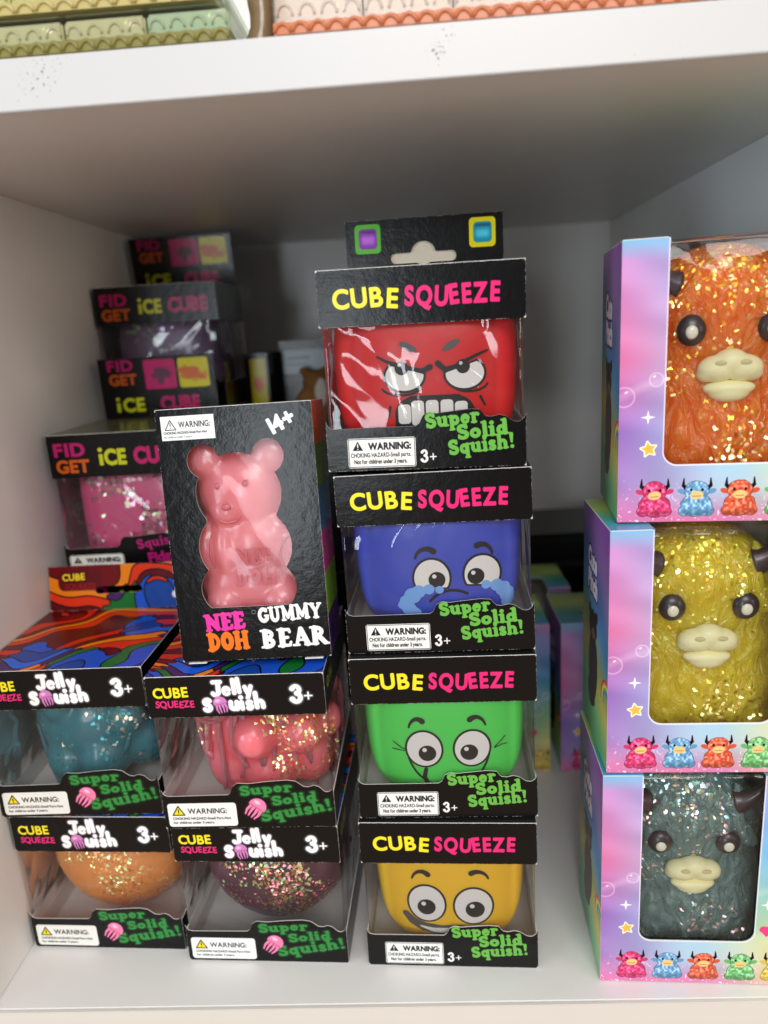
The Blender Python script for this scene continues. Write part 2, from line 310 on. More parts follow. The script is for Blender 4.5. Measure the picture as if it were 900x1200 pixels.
        mx = t.nodes.new('ShaderNodeMixShader'); t.links.new(m2.outputs[0], mx.inputs[0]); t.links.new(b.outputs[0], mx.inputs[1]); t.links.new(gl.outputs[0], mx.inputs[2]); t.links.new(mx.outputs[0], o.inputs[0])
    return m

# ------------------------------------------------------------------ mesh helpers
def link(name, me, parent=None, mats=(), smooth=False):
    for m in (mats if isinstance(mats, (list, tuple)) else [mats]):
        if m is not None and len(me.materials) < len(mats if isinstance(mats, (list, tuple)) else [1]): me.materials.append(m)
    if smooth: me.polygons.foreach_set('use_smooth', [True]*len(me.polygons))
    o = bpy.data.objects.new(name, me); COL.objects.link(o)
    if parent is not None: o.parent = parent
    return o
def tag(o, label, cat, group=None, kind=None):
    if label: o['label'] = label
    if cat: o['category'] = cat
    if group: o['group'] = group
    if kind: o['kind'] = kind
    return o
def empty(name, mat=None, loc=None):
    o = bpy.data.objects.new(name, None); COL.objects.link(o); o.empty_display_size = .02
    if mat is not None: o.matrix_world = mat
    elif loc: o.location = loc
    return o
def pydata(name, V, Fc, uv=None, mi=None):
    me = bpy.data.meshes.new(name); me.from_pydata([tuple(v) for v in V], [], Fc)
    if uv is not None:
        l = me.uv_layers.new(name='uv'); idx = np.empty(len(me.loops), int); me.loops.foreach_get('vertex_index', idx)
        l.data.foreach_set('uv', np.asarray(uv, float)[idx].ravel())
    if mi is not None: me.polygons.foreach_set('material_index', mi)
    me.update(); return me
def msquares(f, x0, y0, x1, y1, cell):
    """filled region f<0 -> 2D points, faces, boundary segments"""
    nx, ny = max(2, int(round((x1-x0)/cell))+1), max(2, int(round((y1-y0)/cell))+1)
    xs, ys = np.linspace(x0, x1, nx), np.linspace(y0, y1, ny); Xg, Yg = np.meshgrid(xs, ys); D = f(Xg, Yg)+1e-9
    P, idx, Fc, Bd = [], {}, [], []
    def vert(k, x, y):
        if k not in idx: idx[k] = len(P); P.append((x, y))
        return idx[k]
    ins = D < 0
    cnt = ins[:-1, :-1].astype(int)+ins[1:, :-1]+ins[:-1, 1:]+ins[1:, 1:]
    for j, i in np.argwhere(cnt > 0):
        cs = [(i, j), (i+1, j), (i+1, j+1), (i, j+1)]; ring = []; cross = []
        for q in range(4):
            a, b = cs[q], cs[(q+1) % 4]; da, db = D[a[1], a[0]], D[b[1], b[0]]
            if da < 0: ring.append(vert(('c',)+a, xs[a[0]], ys[a[1]]))
            if (da < 0) != (db < 0):
                t = da/(da-db); k = ('e',)+(a+b if a < b else b+a)
                v = vert(k, xs[a[0]]+(xs[b[0]]-xs[a[0]])*t, ys[a[1]]+(ys[b[1]]-ys[a[1]])*t); ring.append(v); cross.append((v, da < 0))
        if len(ring) >= 3: Fc.append(tuple(ring))
        if len(cross) == 2:
            a, b = cross; Bd.append((a[0], b[0]) if a[1] else (b[0], a[0]))
    # rim along the frame of the grid
    for j in range(ny-1):
        for i, s in ((0, 1), (nx-1, 0)):
            if ins[j, i] and ins[j+1, i]:
                a, b = idx[('c', i, j)], idx[('c', i, j+1)]; Bd.append((b, a) if s else (a, b))
    for i in range(nx-1):
        for j, s in ((0, 0), (ny-1, 1)):
            if ins[j, i] and ins[j, i+1]:
                a, b = idx[('c', i, j)], idx[('c', i+1, j)]; Bd.append((b, a) if s else (a, b))
    return P, Fc, Bd
def card(name, w, h, f=None, cell=1.0, thick=.0005, uvr=(0, 0, 1, 1)):
    """a sheet of card, w x h in metres, facing -y; slots: print, inside, cut edge. f: distance in mm, negative where there is card"""
    if f is None: P, Fc, Bd = [(0, 0), (w*1e3, 0), (w*1e3, h*1e3), (0, h*1e3)], [(0, 1, 2, 3)], [(0, 1), (1, 2), (2, 3), (3, 0)]
    else: P, Fc, Bd = msquares(f, 0, 0, w*1e3, h*1e3, cell)
    n = len(P); V = [(x*1e-3, 0, y*1e-3) for x, y in P]+[(x*1e-3, thick, y*1e-3) for x, y in P]
    uv = [(uvr[0]+(uvr[2]-uvr[0])*x*1e-3/w, uvr[1]+(uvr[3]-uvr[1])*y*1e-3/h) for x, y in P]*2
    F2 = list(Fc)+[tuple(n+i for i in reversed(q)) for q in Fc]+[(a, a+n, b+n, b) for a, b in Bd]
    return pydata(name, V, F2, uv, [0]*len(Fc)+[1]*len(Fc)+[2]*len(Bd))
def box_mesh(name, x0, y0, z0, x1, y1, z1, bev=0):
    import bmesh
    bm = bmesh.new(); bmesh.ops.create_cube(bm, size=1)
    for v in bm.verts: v.co = Vector((x0+(v.co.x+.5)*(x1-x0), y0+(v.co.y+.5)*(y1-y0), z0+(v.co.z+.5)*(z1-z0)))
    if bev: bmesh.ops.bevel(bm, geom=bm.edges[:], offset=bev, segments=2, affect='EDGES')
    me = bpy.data.meshes.new(name); bm.to_mesh(me); bm.free(); return me
def tube(pts, r, seg=8, closed=False):
    V, Fc = [], []; pts = [Vector(p) for p in pts]; n = len(pts)
    for i, p in enumerate(pts):
        d = (pts[min(i+1, n-1)]-pts[max(i-1, 0)]).normalized(); u = d.cross(Vector((.3, 1, .2))).normalized(); w = d.cross(u)
        rr = r[i] if isinstance(r, (list, tuple)) else r
        for k in range(seg):
            a = 2*math.pi*k/seg; V.append(p+u*(rr*math.cos(a))+w*(rr*math.sin(a)))
    for i in range(n-1):
        for k in range(seg): Fc.append((i*seg+k, i*seg+(k+1) % seg, (i+1)*seg+(k+1) % seg, (i+1)*seg+k))
    Fc.append(tuple(reversed(range(seg)))); Fc.append(tuple((n-1)*seg+k for k in range(seg)))
    return V, Fc
def ellipsoid(c, r, nu=24, nv=14, fn=None):
    V = [(c[0], c[1], c[2]-r[2])]; Fc = []
    for j in range(1, nv):
        p = -math.pi/2+math.pi*j/nv
        for i in range(nu):
            a = 2*math.pi*i/nu; V.append((c[0]+r[0]*math.cos(p)*math.cos(a), c[1]+r[1]*math.cos(p)*math.sin(a), c[2]+r[2]*math.sin(p)))
    V.append((c[0], c[1], c[2]+r[2])); t = len(V)-1
    for i in range(nu):
        Fc.append((0, 1+(i+1) % nu, 1+i)); Fc.append((t, t-nu+i, t-nu+(i+1) % nu))
    for j in range(nv-2):
        for i in range(nu): a = 1+j*nu; Fc.append((a+i, a+(i+1) % nu, a+nu+(i+1) % nu, a+nu+i))
    return V, Fc
def merge(parts):
    V, Fc = [], []
    for v, f in parts: n = len(V); V += list(v); Fc += [tuple(n+i for i in q) for q in f]
    return V, Fc
def blob(name, parts, voxel=.0012, smooth=6, fac=.5):
    """union of lobes remeshed into one continuous skin, returned as a plain mesh"""
    V, Fc = merge(parts); me = pydata('tmp', V, Fc); o = bpy.data.objects.new('tmp', me); COL.objects.link(o)
    r = o.modifiers.new('r', 'REMESH'); r.mode = 'VOXEL'; r.voxel_size = voxel
    s = o.modifiers.new('s', 'SMOOTH'); s.iterations = smooth; s.factor = fac
    dg = bpy.context.evaluated_depsgraph_get(); dg.update(); m = bpy.data.meshes.new_from_object(o.evaluated_get(dg)); m.name = name
    bpy.data.objects.remove(o); m.polygons.foreach_set('use_smooth', [True]*len(m.polygons)); return m
def copy_tree(o, parent=None):
    c = o.copy(); COL.objects.link(c); c.parent = parent
    for ch in o.children: copy_tree(ch, c)
    return c
def place(x, y, z, a=0, t=0, l=0):
    return Matrix.Translation((x, y, z)) @ Matrix.Rotation(a, 4, 'Z') @ Matrix.Rotation(-t, 4, 'X') @ Matrix.Rotation(l, 4, 'Y')
FRONT = lambda x, y, z: Matrix.Translation((x, y, z))
RIGHT = lambda x, y, z: Matrix.Translation((x, y, z)) @ Matrix.Rotation(R(90), 4, 'Z')
LEFT = lambda x, y, z: Matrix.Translation((x, y, z)) @ Matrix.Rotation(R(-90), 4, 'Z')
BACK = lambda x, y, z: Matrix.Translation((x, y, z)) @ Matrix.Rotation(R(180), 4, 'Z')
TOP = lambda x, y, z: Matrix.Translation((x, y, z)) @ Matrix.Rotation(R(-90), 4, 'X')
def add(parent, name, me, mats, M=None, smooth=False):
    o = link(name, me, parent, mats, smooth)
    if M is not None: o.matrix_local = M
    return o

# ------------------------------------------------------------------ the shelf unit
WC, HC, DC, TH, YT = .4332, .4223, .4624, .0182, .0112
def setting(name, *b, bev=.0006, mat=None):
    return tag(link(name, box_mesh(name, *b, bev=bev), None, [mat or M_lam]), None, None, kind='structure')
m, t, b, o_ = new_mat('chipped_laminate_edge')
tcn = t.nodes.new('ShaderNodeTexCoord'); cv = t.nodes.new('ShaderNodeTexNoise'); cv.inputs['Scale'].default_value = 900; cv.inputs['Detail'].default_value = 2
pz = t.nodes.new('ShaderNodeTexNoise'); pz.inputs['Scale'].default_value = 26; pz.inputs['Detail'].default_value = 0
t.links.new(tcn.outputs['Object'], cv.inputs['Vector']); t.links.new(tcn.outputs['Object'], pz.inputs['Vector'])
mm = t.nodes.new('ShaderNodeMath'); mm.operation = 'MULTIPLY'; t.links.new(cv.outputs['Fac'], mm.inputs[0]); t.links.new(pz.outputs['Fac'], mm.inputs[1])
rr_ = t.nodes.new('ShaderNodeValToRGB'); rr_.color_ramp.elements[0].position = .52; rr_.color_ramp.elements[0].color = (.605, .615, .62, 1)
rr_.color_ramp.elements[1].position = .55; rr_.color_ramp.elements[1].color = (.16, .14, .12, 1)
acc = None
for (qx, qz, rad) in ((.251, .4310, .011), (.256, .4365, .009), (.0925, .4300, .009), (.1, .436, .012), (.34, .4240, .010)):
    vd = t.nodes.new('ShaderNodeVectorMath'); vd.operation = 'DISTANCE'; vd.inputs[1].default_value = (qx, YT, qz); t.links.new(tcn.outputs['Object'], vd.inputs[0])
    ms = t.nodes.new('ShaderNodeMapRange'); ms.inputs[1].default_value = 0; ms.inputs[2].default_value = rad; ms.inputs[3].default_value = .25 if qx > .2 and qx < .3 else .06; ms.inputs[4].default_value = 0; t.links.new(vd.outputs['Value'], ms.inputs[0])
    if acc is None: acc = ms.outputs[0]
    else:
        mxx = t.nodes.new('ShaderNodeMath'); mxx.operation = 'MAXIMUM'; t.links.new(acc, mxx.inputs[0]); t.links.new(ms.outputs[0], mxx.inputs[1]); acc = mxx.outputs[0]
ads = t.nodes.new('ShaderNodeMath'); ads.operation = 'ADD'; t.links.new(mm.outputs[0], ads.inputs[0]); t.links.new(acc, ads.inputs[1]); t.links.new(ads.outputs[0], rr_.inputs[0]); t.links.new(rr_.outputs[0], b.inputs['Base Color']); b.inputs['Roughness'].default_value = .35
M_edge = m
setting('bottom_shelf', -.05, .0022, -.018, .62, DC, 0)
setting('bottom_shelf_edge', -.05, 0, -.0182, .62, .002, -.0002, bev=.0003, mat=plain('edge_banding', (.7, .66, .6), .4, var=.06))
setting('left_wall', -.018, .0022, 0, 0, DC, HC)
setting('left_wall_edge', -.0182, 0, 0, -.0002, .002, HC, bev=.0003)
setting('right_wall', WC, .0022, 0, WC+.018, DC, HC)
setting('right_wall_edge', WC+.0002, 0, 0, WC+.0182, .002, HC, bev=.0003)
setting('upper_shelf', -.06, YT+.0022, HC, .64, DC, HC+TH)
setting('upper_shelf_edge', -.06, YT, HC-.0001, .64, YT+.002, HC+TH+.0001, bev=.0004, mat=M_edge)
setting('back_wall', -.05, DC, -.018, .62, DC+.012, .75)

# ------------------------------------------------------------------ cube box art
YEL, PNK, GRN = (.95, .88, .16), (.9, .17, .46), (.4, .69, .28)
BW, BH = 90.0, 89.3
def lower_edge(kind):
    if kind == 'cube': k = [(0, 19.5), (.455, 19.7), (.475, 21), (.49, 24.2), (.52, 25.6), (.56, 25), (.6, 25.4), (.72, 26.4), (.775, 26), (.80, 23), (.83, 22.6), (.87, 23.4), (.90, 22.6), (.935, 20.3), (.965, 19.8), (1, 20.4)]
    else: k = [(0, 19), (.39, 19.4), (.41, 21), (.42, 24), (.45, 26), (.52, 25.6), (.62, 26.6), (.74, 27.2), (.79, 26.4), (.83, 23.4), (.86, 23), (.89, 24), (.92, 23), (.95, 20.2), (.98, 19.6), (1, 20)]
    return [a for a, _ in k], [b_ for _, b_ in k]
def lower_f(kind, w):
    xs, ys = lower_edge(kind)
    def f(X, Y):
        e = np.interp(X/w, xs, ys); r = 4.5  # rounded window corners at both ends
        xx = np.minimum(X, w-X); e = e+np.where(xx < r, r-np.sqrt(np.maximum(r*r-(r-xx)**2, 0)), 0)*.8
        return Y-e
    return f
def warn_canvas(yellow=False):
    c = Canvas(31 if not yellow else 36, 13.6, 10, (.93, .93, .91)); X, Y = c.X, c.Y; k = (.08, .08, .08)
    if yellow:
        c.text('WARNING:', 10.5, 7.6, 3.1, k, bold=.08, sxk=.92)
        tri = [(2.5, 6.8), (8.7, 6.8), (5.6, 12)]; c.fill(poly(X, Y, tri)-.3, k); c.fill(poly(X, Y, [(3, 7.1), (8.2, 7.1), (5.6, 11.4)]), (.95, .85, .1))
        c.fill(capsule(X, Y, [(5.6, 10), (5.6, 8.6)], .3), k); c.fill(ell(X, Y, 5.6, 7.8, .3, .3), k)
        c.text('CHOKING HAZARD-Small Part-Not', 2.2, 4.1, 1.45, k, bold=.05, sxk=.95); c.text('for children under 3 years.', 2.2, 1.7, 1.45, k, bold=.05, sxk=.95)
    else:
        c.fill(rrect(X, Y, .3, .3, 30.7, 13.3, .2)+.0, (.1, .1, .1)); c.fill(rrect(X, Y, .6, .6, 30.4, 13, .2), (.94, .94, .92))
        c.text('WARNING:', 9.6, 8.3, 3.2, k, bold=.18, sxk=.84)
        c.fill(poly(X, Y, [(2.2, 8), (7, 8), (4.6, 12.3)]), k); c.fill(capsule(X, Y, [(4.6, 10.9), (4.6, 9.6)], .25), (.95, .95, .93)); c.fill(ell(X, Y, 4.6, 8.7, .28, .28), (.95, .95, .93))
        c.text('CHOKING HAZARD-Small parts.', 1.2, 4.9, 2.0, k, bold=.04, sxk=.69); c.text('Not for children under 3 years.', 2.6, 1.9, 2.0, k, bold=.06, sxk=.66)
    return c
M_warn = printed('warning_print', warn_canvas(), .4, .1, 0)
M_warny = printed('warning_print_yellow', warn_canvas(True), .4, .1, 0)
def wear(c, seed=3):
    d = np.minimum(np.minimum(c.X, c.w-c.X), np.minimum(c.Y, c.h-c.Y)); cn = np.minimum(np.minimum(np.hypot(c.X, c.Y), np.hypot(c.w-c.X, c.Y)), np.minimum(np.hypot(c.X, c.h-c.Y), np.hypot(c.w-c.X, c.h-c.Y)))
    n = noise2(c.X, c.Y, .7, seed)*.6+noise2(c.X, c.Y, 4, seed+1)*.4
    c.mix(np.clip((.34-d)*4, 0, 1)*np.clip((n-.52)*9, 0, 1)*.8, (.75, .73, .7)); c.mix(np.clip((1.1-cn)*2.5, 0, 1)*np.clip((n-.3)*6, 0, 1), (.82, .8, .77))
    n3 = noise2(c.X, c.Y*1.3, .45, seed+5); c.mix((n3 > .985)*.35, (.5, .5, .5))
def toon(c, s, x, y, h, col, **k): c.text(s, x, y, h, col, bold=h*.05, jit=1, **k)
c = Canvas(90, 24, 8, BLK)
toon(c, 'CUBE', 6.8, 7.6, 8.2, YEL, sxk=.95, sp=.05, seed=5); toon(c, 'SQUEEZE', 38.2, 7.6, 8.2, PNK, sxk=.76, sp=.1, seed=8)
wear(c); M_cubehead = printed('cube_header_print', c)
c = Canvas(90, 27.5, 8, BLK)
for s, x, y, a in (('Super', 45.5, 17.6, 5), ('Solid', 59.5, 12.2, 5), ('Squish!', 55.5, 5.6, 5)):
    c.text(s, x, y, 6.5, GRN, font='serif', ang=a, sxk={'Super': 1.18, 'Solid': 1.3, 'Squish!': 1.14}[s]*.87, bold=.16, sp=.03)
c.text('3+', 42.4, 2.7, 6.2, (.93, .93, .92), font='serif', bold=-.02)
wear(c); M_cubelow = printed('cube_lower_print', c)
c = Canvas(84, 31, 7, BLK)
for x, rim, core in ((5, (.35, .75, .2), (.55, .2, .7)), (66, (.95, .88, .1), (.1, .6, .72))):
    c.fill(rrect(c.X, c.Y, x, 14, x+14, 29, 2.2), rim, soft=.3)
    d = rrect(c.X, c.Y, x+2.3, 16.4, x+11.9, 26.6, 2); c.fill(d, core, soft=.5); c.fill(rrect(c.X, c.Y, x+3.6, 19, x+10.6, 23, 1.5), tuple(min(1, q+.3) for q in core), soft=2.2, op=.8)
    c.fill(rrect(c.X, c.Y, x+3.4, 24.5, x+11, 25.6, .5), (.2, .1, .3), soft=1, op=.5)
wear(c); M_cubetab = printed('cube_tab_print', c)
def euro(X, Y, cx=42, cy=11.5, s=1.0):
    d = rrect(X, Y, cx-18*s, cy-3.4, cx+17*s, cy+2.0, 2.4); d = np.minimum(d, ell(X, Y, cx-.5, cy+1.5, 6.5*s, 6*s))
    return -d

film_cache = {}
def film_mesh(w, d, h, r=.0025):
    k = (w, d, h)
    if k in film_cache: return film_cache[k]
    x0, x1, y0 = -w/2+.0009, w/2-.0009, .0009; path = [(x0, d-.001, -1, 0)]
    pts = []
    for i in range(9): pts.append((x0, d-.001+(y0+r-(d-.001))*i/8))
    for i in range(1, 6): a = R(180+90*i/6); pts.append((x0+r+r*math.cos(a), y0+r+r*math.sin(a)))
    for i in range(13): pts.append((x0+r+(x1-x0-2*r)*i/12, y0))
    for i in range(1, 6): a = R(270+90*i/6); pts.append((x1-r+r*math.cos(a), y0+r+r*math.sin(a)))
    for i in range(9): pts.append((x1, y0+r+(d-.001-y0-r)*i/8))
    V, Fc = [], []; n = len(pts); nz = 9
    for j in range(nz):
        for i, (x, y) in enumerate(pts): V.append((x, y, .012+(h-.017)*j/(nz-1)))
    for j in range(nz-1):
        for i in range(n-1): Fc.append((j*n+i, j*n+i+1, (j+1)*n+i+1, (j+1)*n+i))
    me = pydata('film', V, Fc); me.materials.append(M_film); me.polygons.foreach_set('use_smooth', [True]*len(me.polygons)); film_cache[k] = me
    return me
HEAD = {}
def window_box(name, kind, w, h, d, mats, headh=.024, tabh=.031, side_win=True, mesh_cache={}):
    """a card carton with a film window round its front: header band, lower tray, back, top, hang tab"""
    key = (kind,); C = mesh_cache.setdefault(key, {})
    def mk(k, fn):
        if k not in C: C[k] = fn()
        return C[k]
    root = empty(name)
    sl = lambda a: [a, M_white, M_rim]
    add(root, 'header', mk('h', lambda: card('header', w, headh)), sl(mats['head']), FRONT(-w/2, 0, h-headh-.0006))
    add(root, 'lower_panel', mk('l', lambda: card('lower_panel', w, .0285, lower_f(kind, w*1e3), .8)), sl(mats['low']), FRONT(-w/2, 0, .0004))
    sf = lambda X, Y: Y-(19.5+np.where(X < 5, 5-np.sqrt(np.maximum(25-(5-X)**2, 0)), 0))
    sb = lambda X, Y: Y-(19.5+np.where(d*1e3-X < 5, 5-np.sqrt(np.maximum(25-(5-(d*1e3-X))**2, 0)), 0))
    e = .0006
    add(root, 'side_header', mk('sh', lambda: card('side_header', d-2*e, headh)), sl(mats['sidehead']), RIGHT(w/2, e, h-headh-.0006))
    add(root, 'side_header', C['sh'], sl(mats['sidehead']), LEFT(-w/2, d-e, h-headh-.0006))
    add(root, 'side_panel', mk('sp', lambda: card('side_panel', d-2*e, .026, sb, 1.2)), sl(mats['side']), RIGHT(w/2, e, .0004))
    add(root, 'side_panel', mk('sq', lambda: card('side_panel', d-2*e, .026, sf, 1.2)), sl(mats['side']), LEFT(-w/2, d-e, .0004))
    add(root, 'back_panel', mk('b', lambda: card('back_panel', w-2*e, h-.0016)), sl(mats['side']), BACK(w/2-e, d, .0006))
    add(root, 'top_flap', mk('t', lambda: card('top_flap', w-.0003, d-.0003)), sl(mats['top']), TOP(-w/2+.00015, .00015, h-.0004))
    add(root, 'base_panel', mk('ba', lambda: card('base_panel', w-2*e, d-2*e)), [M_white, M_black, M_rim], TOP(-w/2+e, e, .0009))
    add(root, 'window_film', film_mesh(w, d, h), [M_film])
    if tabh:
        tw = .084 if kind != 'jelly' else .0885
        if kind == 'jelly': tf = lambda X, Y: -rrect(X, Y, tw*500-15, 10, tw*500+15, 14.5, 2)
        elif kind == 'fidget': tf = lambda X, Y: -rrect(X, Y, tw*500-9, 2, tw*500+9, 6, 2)
        else: tf = lambda X, Y: euro(X, Y)
        tab = add(root, 'hang_tab', mk('tab', lambda: card('hang_tab', tw, tabh, tf, .9)), sl(mats['tab']), FRONT(-tw/2, d-.004, h-.0004) @ Matrix.Rotation(R(0 if kind != 'jelly' else -12), 4, 'X'))
        if kind == 'cube':
            add(tab, 'tab_backing', mk('tabb', lambda: card('tab_backing', tw-.001, tabh-.001)), [M_cream, M_cream, M_rim], FRONT(.0005, .0012, 0))
    if 'warn' in mats:
        ww, wh = (.031, .0136) if kind == 'cube' else (.036, .0136)
        rf = lambda X, Y: rrect(X, Y, 0.02, 0.02, ww*1e3-.02, wh*1e3-.02, 1.6 if kind != 'cube' else .3)
        add(root, 'warning_label', mk('w', lambda: card('warning_label', ww, wh, rf, .6, .0002)), [mats['warn'], M_rim, M_rim], FRONT(-w/2+(.0095 if kind == 'cube' else .0022), -.00022, .0018))
    return root
CM = dict(head=M_cubehead, low=M_cubelow, sidehead=M_black, side=M_black, top=M_black, tab=M_cubetab, warn=M_warn)

# ------------------------------------------------------------------ the four cube faces
AX, BY, CZ, PZ = 43.9, 42.8, 41.8, 3.6
def toy_half(z, taper): return AX*(1-taper*.5*(1-(z/78)))
def toy_front(x, z, taper):
    a = AX*(1-taper*(1-np.clip(z/83, 0, 1))); k = 1-np.abs((x)/a)**PZ-np.abs((z-CZ)/CZ)**PZ
    return -BY*np.maximum(k, .02)**(1/PZ)
def cube_toy_mesh(taper):
    V, Fc = ellipsoid((0, 0, 0), (1, 1, 1), 64, 40); V2 = []
    for x, y, z in V:
        k = (abs(x)**PZ+abs(y)**PZ+abs(z)**PZ)**(1/PZ); x, y, z = x/k, y/k, z/k
        zz = (z+1)*CZ; tp = (1-taper*(1-min(1, max(0, zz/83)))); V2.append((x*AX*tp*1e-3, y*BY*1e-3, zz*1e-3))
    return pydata('body', V2, Fc)
DX = 0
def decal(parent, name, f, box, taper, off, mat, cell=.7):
    P, Fc, _ = msquares(f, *box, cell)
    if not Fc: return None
    P = np.array(P); P[:, 0] += DX; y = toy_front(P[:, 0]-45, P[:, 1], taper)-off
    V = np.stack([(P[:, 0]-45)*1e-3, y*1e-3, P[:, 1]*1e-3], 1)
    me = pydata(name, V, Fc); return link(name, me, parent, [mat], True)
M_eyew = plain('eye_white_print', (.8, .77, .74), .45); M_ink = plain('black_print', (.012, .012, .014), .45)
M_grey = plain('dark_grey_print', (.09, .085, .085), .45); M_tear = plain('pale_blue_print', (.2, .42, .85), .45)
def eye_parts(root, cx, cz, rx, ry, px, pz, pr, taper, cut=None, ang=0):
    cutf = (lambda X, Y, d: np.maximum(d, cut(X, Y))) if cut else (lambda X, Y, d: d)
    bx = (cx-rx-3, cz-ry-3, cx+rx+3, cz+ry+3)
    e = decal(root, 'eye', lambda X, Y: cutf(X, Y, ell(X, Y, cx, cz, rx, ry, ang)), bx, taper, .15, M_ink, .6)
    c2 = (lambda X, Y, d: np.maximum(d, cut(X, Y)+.9)) if cut else (lambda X, Y, d: d)
    decal(e, 'eye_white', lambda X, Y: c2(X, Y, ell(X, Y, cx, cz, rx-1.1, ry-1.1, ang)), bx, taper, .27, M_eyew, .6)
    p = decal(e, 'pupil', lambda X, Y: ell(X, Y, px, pz, pr, pr), bx, taper, .39, M_ink, .5)
    decal(e, 'glint', lambda X, Y: ell(X, Y, px-pr*.3, pz+pr*.45, pr*.26, pr*.26), bx, taper, .5, M_eyew, .35)
def stroke(root, name, pts, r0, r1, taper, mat=None, off=.16):
    xs, ys = [p_[0] for p_ in pts], [p_[1] for p_ in pts]; r = max(r0, r1)+.8
    decal(root, name, lambda X, Y: capsule(X, Y, pts, r0, r1), (min(xs)-r, min(ys)-r, max(xs)+r, max(ys)+r), taper, off, mat or M_ink, .5)
def cube_toy(kind):
    col, taper = dict(red=((.66, .018, .02), .02), blue=((.055, .085, .52), .09), green=((.09, .68, .11), .08), yellow=((.9, .52, .03), .13))[kind]
    root = link('squishy_cube_toy', cube_toy_mesh(taper), None, [plain('rubber_'+kind, col, .42, 60, .25, .0006, coat=.05, sss=.35)], True)
    T = taper; global DX; DX = dict(red=-1.3).get(kind, 0)
    if kind == 'green':
        eye_parts(root, 34.5, 36.5, 9.6, 10.6, 36, 34.2, 4.4, T, ang=10); eye_parts(root, 58.3, 36.5, 9.6, 10.6, 56.8, 34.4, 4.4, T, ang=-10)
        stroke(root, 'eyebrow', arc(31.5, 46, 4.5, 7, 160, 55), .5, 1.5, T); stroke(root, 'eyebrow', arc(60.5, 46.5, 5, 7, 20, 125), .5, 1.5, T)
        for a, b_, c_ in (((19, 40), (23, 37), (26, 36)), ((18.5, 36), (22, 35.6), (26, 35.4)), ((69.5, 36), (73, 39), (75, 41)), ((69.5, 35.6), (73, 36.6), (76, 36.4))): stroke(root, 'lash', [a, b_, c_], .3, .3, T)
        stroke(root, 'mouth', arc(46.5, 40, 21, 27, 192, 348, 24), .55, .55, T)
        stroke(root, 'mouth', [(35, 25), (34, 20), (36, 14), (45, 10), (56, 13)], 1, 1.5, T, M_ink, .2)
    elif kind == 'yellow':
        eye_parts(root, 32.8, 36.5, 10.4, 12, 32.6, 34.5, 4.8, T, ang=8); eye_parts(root, 57.2, 35, 10.8, 12, 58, 33.2, 5, T)
        stroke(root, 'eyebrow', arc(30.5, 50, 5, 6, 165, 45), .5, 1.5, T); stroke(root, 'eyebrow', arc(59.5, 50, 6, 6, 15, 120), .5, 1.5, T)
        decal(root, 'mouth', lambda X, Y: capsule(X, Y, [(21.5, 28.6), (25, 24.4), (31, 20.6), (40, 18.2), (50, 18)], 1.9, 4.6), (14, 10, 58, 34), T, .16, M_grey, .6)
        decal(root, 'teeth', lambda X, Y: capsule(X, Y, [(29, 21.4), (36, 18.6), (46, 17.6)], .5, 2.9), (24, 10, 54, 30), T, .3, M_eyew, .6)
    elif kind == 'blue':
        cutl = lambda X, Y: capsule(X, Y, [(30, 22), (40, 31.5), (52, 33)], 2)*-1 if 0 else -(Y-(29.5+0*X+.04*(X-42)))
        cutr = lambda X, Y: -(Y-(30.5-.06*(X-66)))
        eye_parts(root, 42.6, 35.5, 9.4, 10.2, 45, 34.6, 4.0, T, cutl); eye_parts(root, 66.4, 36.4, 9.4, 10.2, 63.4, 35.6, 4.0, T, cutr)
        stroke(root, 'eyebrow', arc(40.5, 44, 5.5, 6, 165, 50), .6, 1.5, T); stroke(root, 'eyebrow', arc(66.5, 45, 5, 6, 10, 115), .6, 1.5, T)
        for side, cs in ((0, ((33, 27, 4), (30, 24, 3.4), (36, 29, 3.2), (41, 30, 2.6), (46, 29.6, 2), (31, 20, 3.6), (28, 22, 2.4), (33, 17, 4))), (1, ((73, 30, 3), (76, 27.5, 3.6), (78, 24, 3.6), (68, 31, 2.2), (79, 20, 4)))):
            decal(root, 'tear', lambda X, Y: np.minimum.reduce([ell(X, Y, a, b_, r, r) for a, b_, r in cs]), (24, 12, 82, 34), T, .6, M_tear, .6)
        stroke(root, 'mouth', arc(52, 14, 14, 15, 140, 60), .7, .7, T)
    else:
        T = taper
        cl = lambda X, Y: (Y-(44.3-(X-38)*.28-.35*np.maximum(0, (X-42))*.0)); cr2 = lambda X, Y: (Y-(44.6+(X-64.5)*.32))
        eye_parts(root, 38, 40.5, 9.6, 7.6, 36.8, 44, 3.1, T, cl); eye_parts(root, 64.8, 40.5, 9.6, 7.6, 64, 43.6, 3.1, T, cr2)
        stroke(root, 'eyebrow', [(26, 49.4), (30, 47.2), (40, 44), (46, 42.3), (49.5, 44)], .45, 1.3, T, off=.5)
        stroke(root, 'eyebrow', [(75, 50), (70, 48.2), (60, 43.6), (56, 42.6), (53, 45.4)], .45, 1.3, T, off=.5)
        for a in (40, 59): decal(root, 'brow_crease', lambda X, Y: ell(X, Y, a, 53, 4.4, 1.6, -28 if a == 40 else 30), (a-6, 48, a+6, 58), T, .16, M_grey, .5)
        stroke(root, 'crease', arc(36.5, 36, 9, 4, 195, 330), .5, .6, T); stroke(root, 'crease', arc(67, 36.5, 8, 4, 210, 345), .6, .5, T)
        mf = lambda X, Y: np.minimum(rrect(X, Y, 33, 8, 69, 31, 8), rrect(X, Y, 38, 20, 64, 31.6, 3))
        decal(root, 'mouth', mf, (30, 6, 73, 36), T, .16, M_ink, .6)
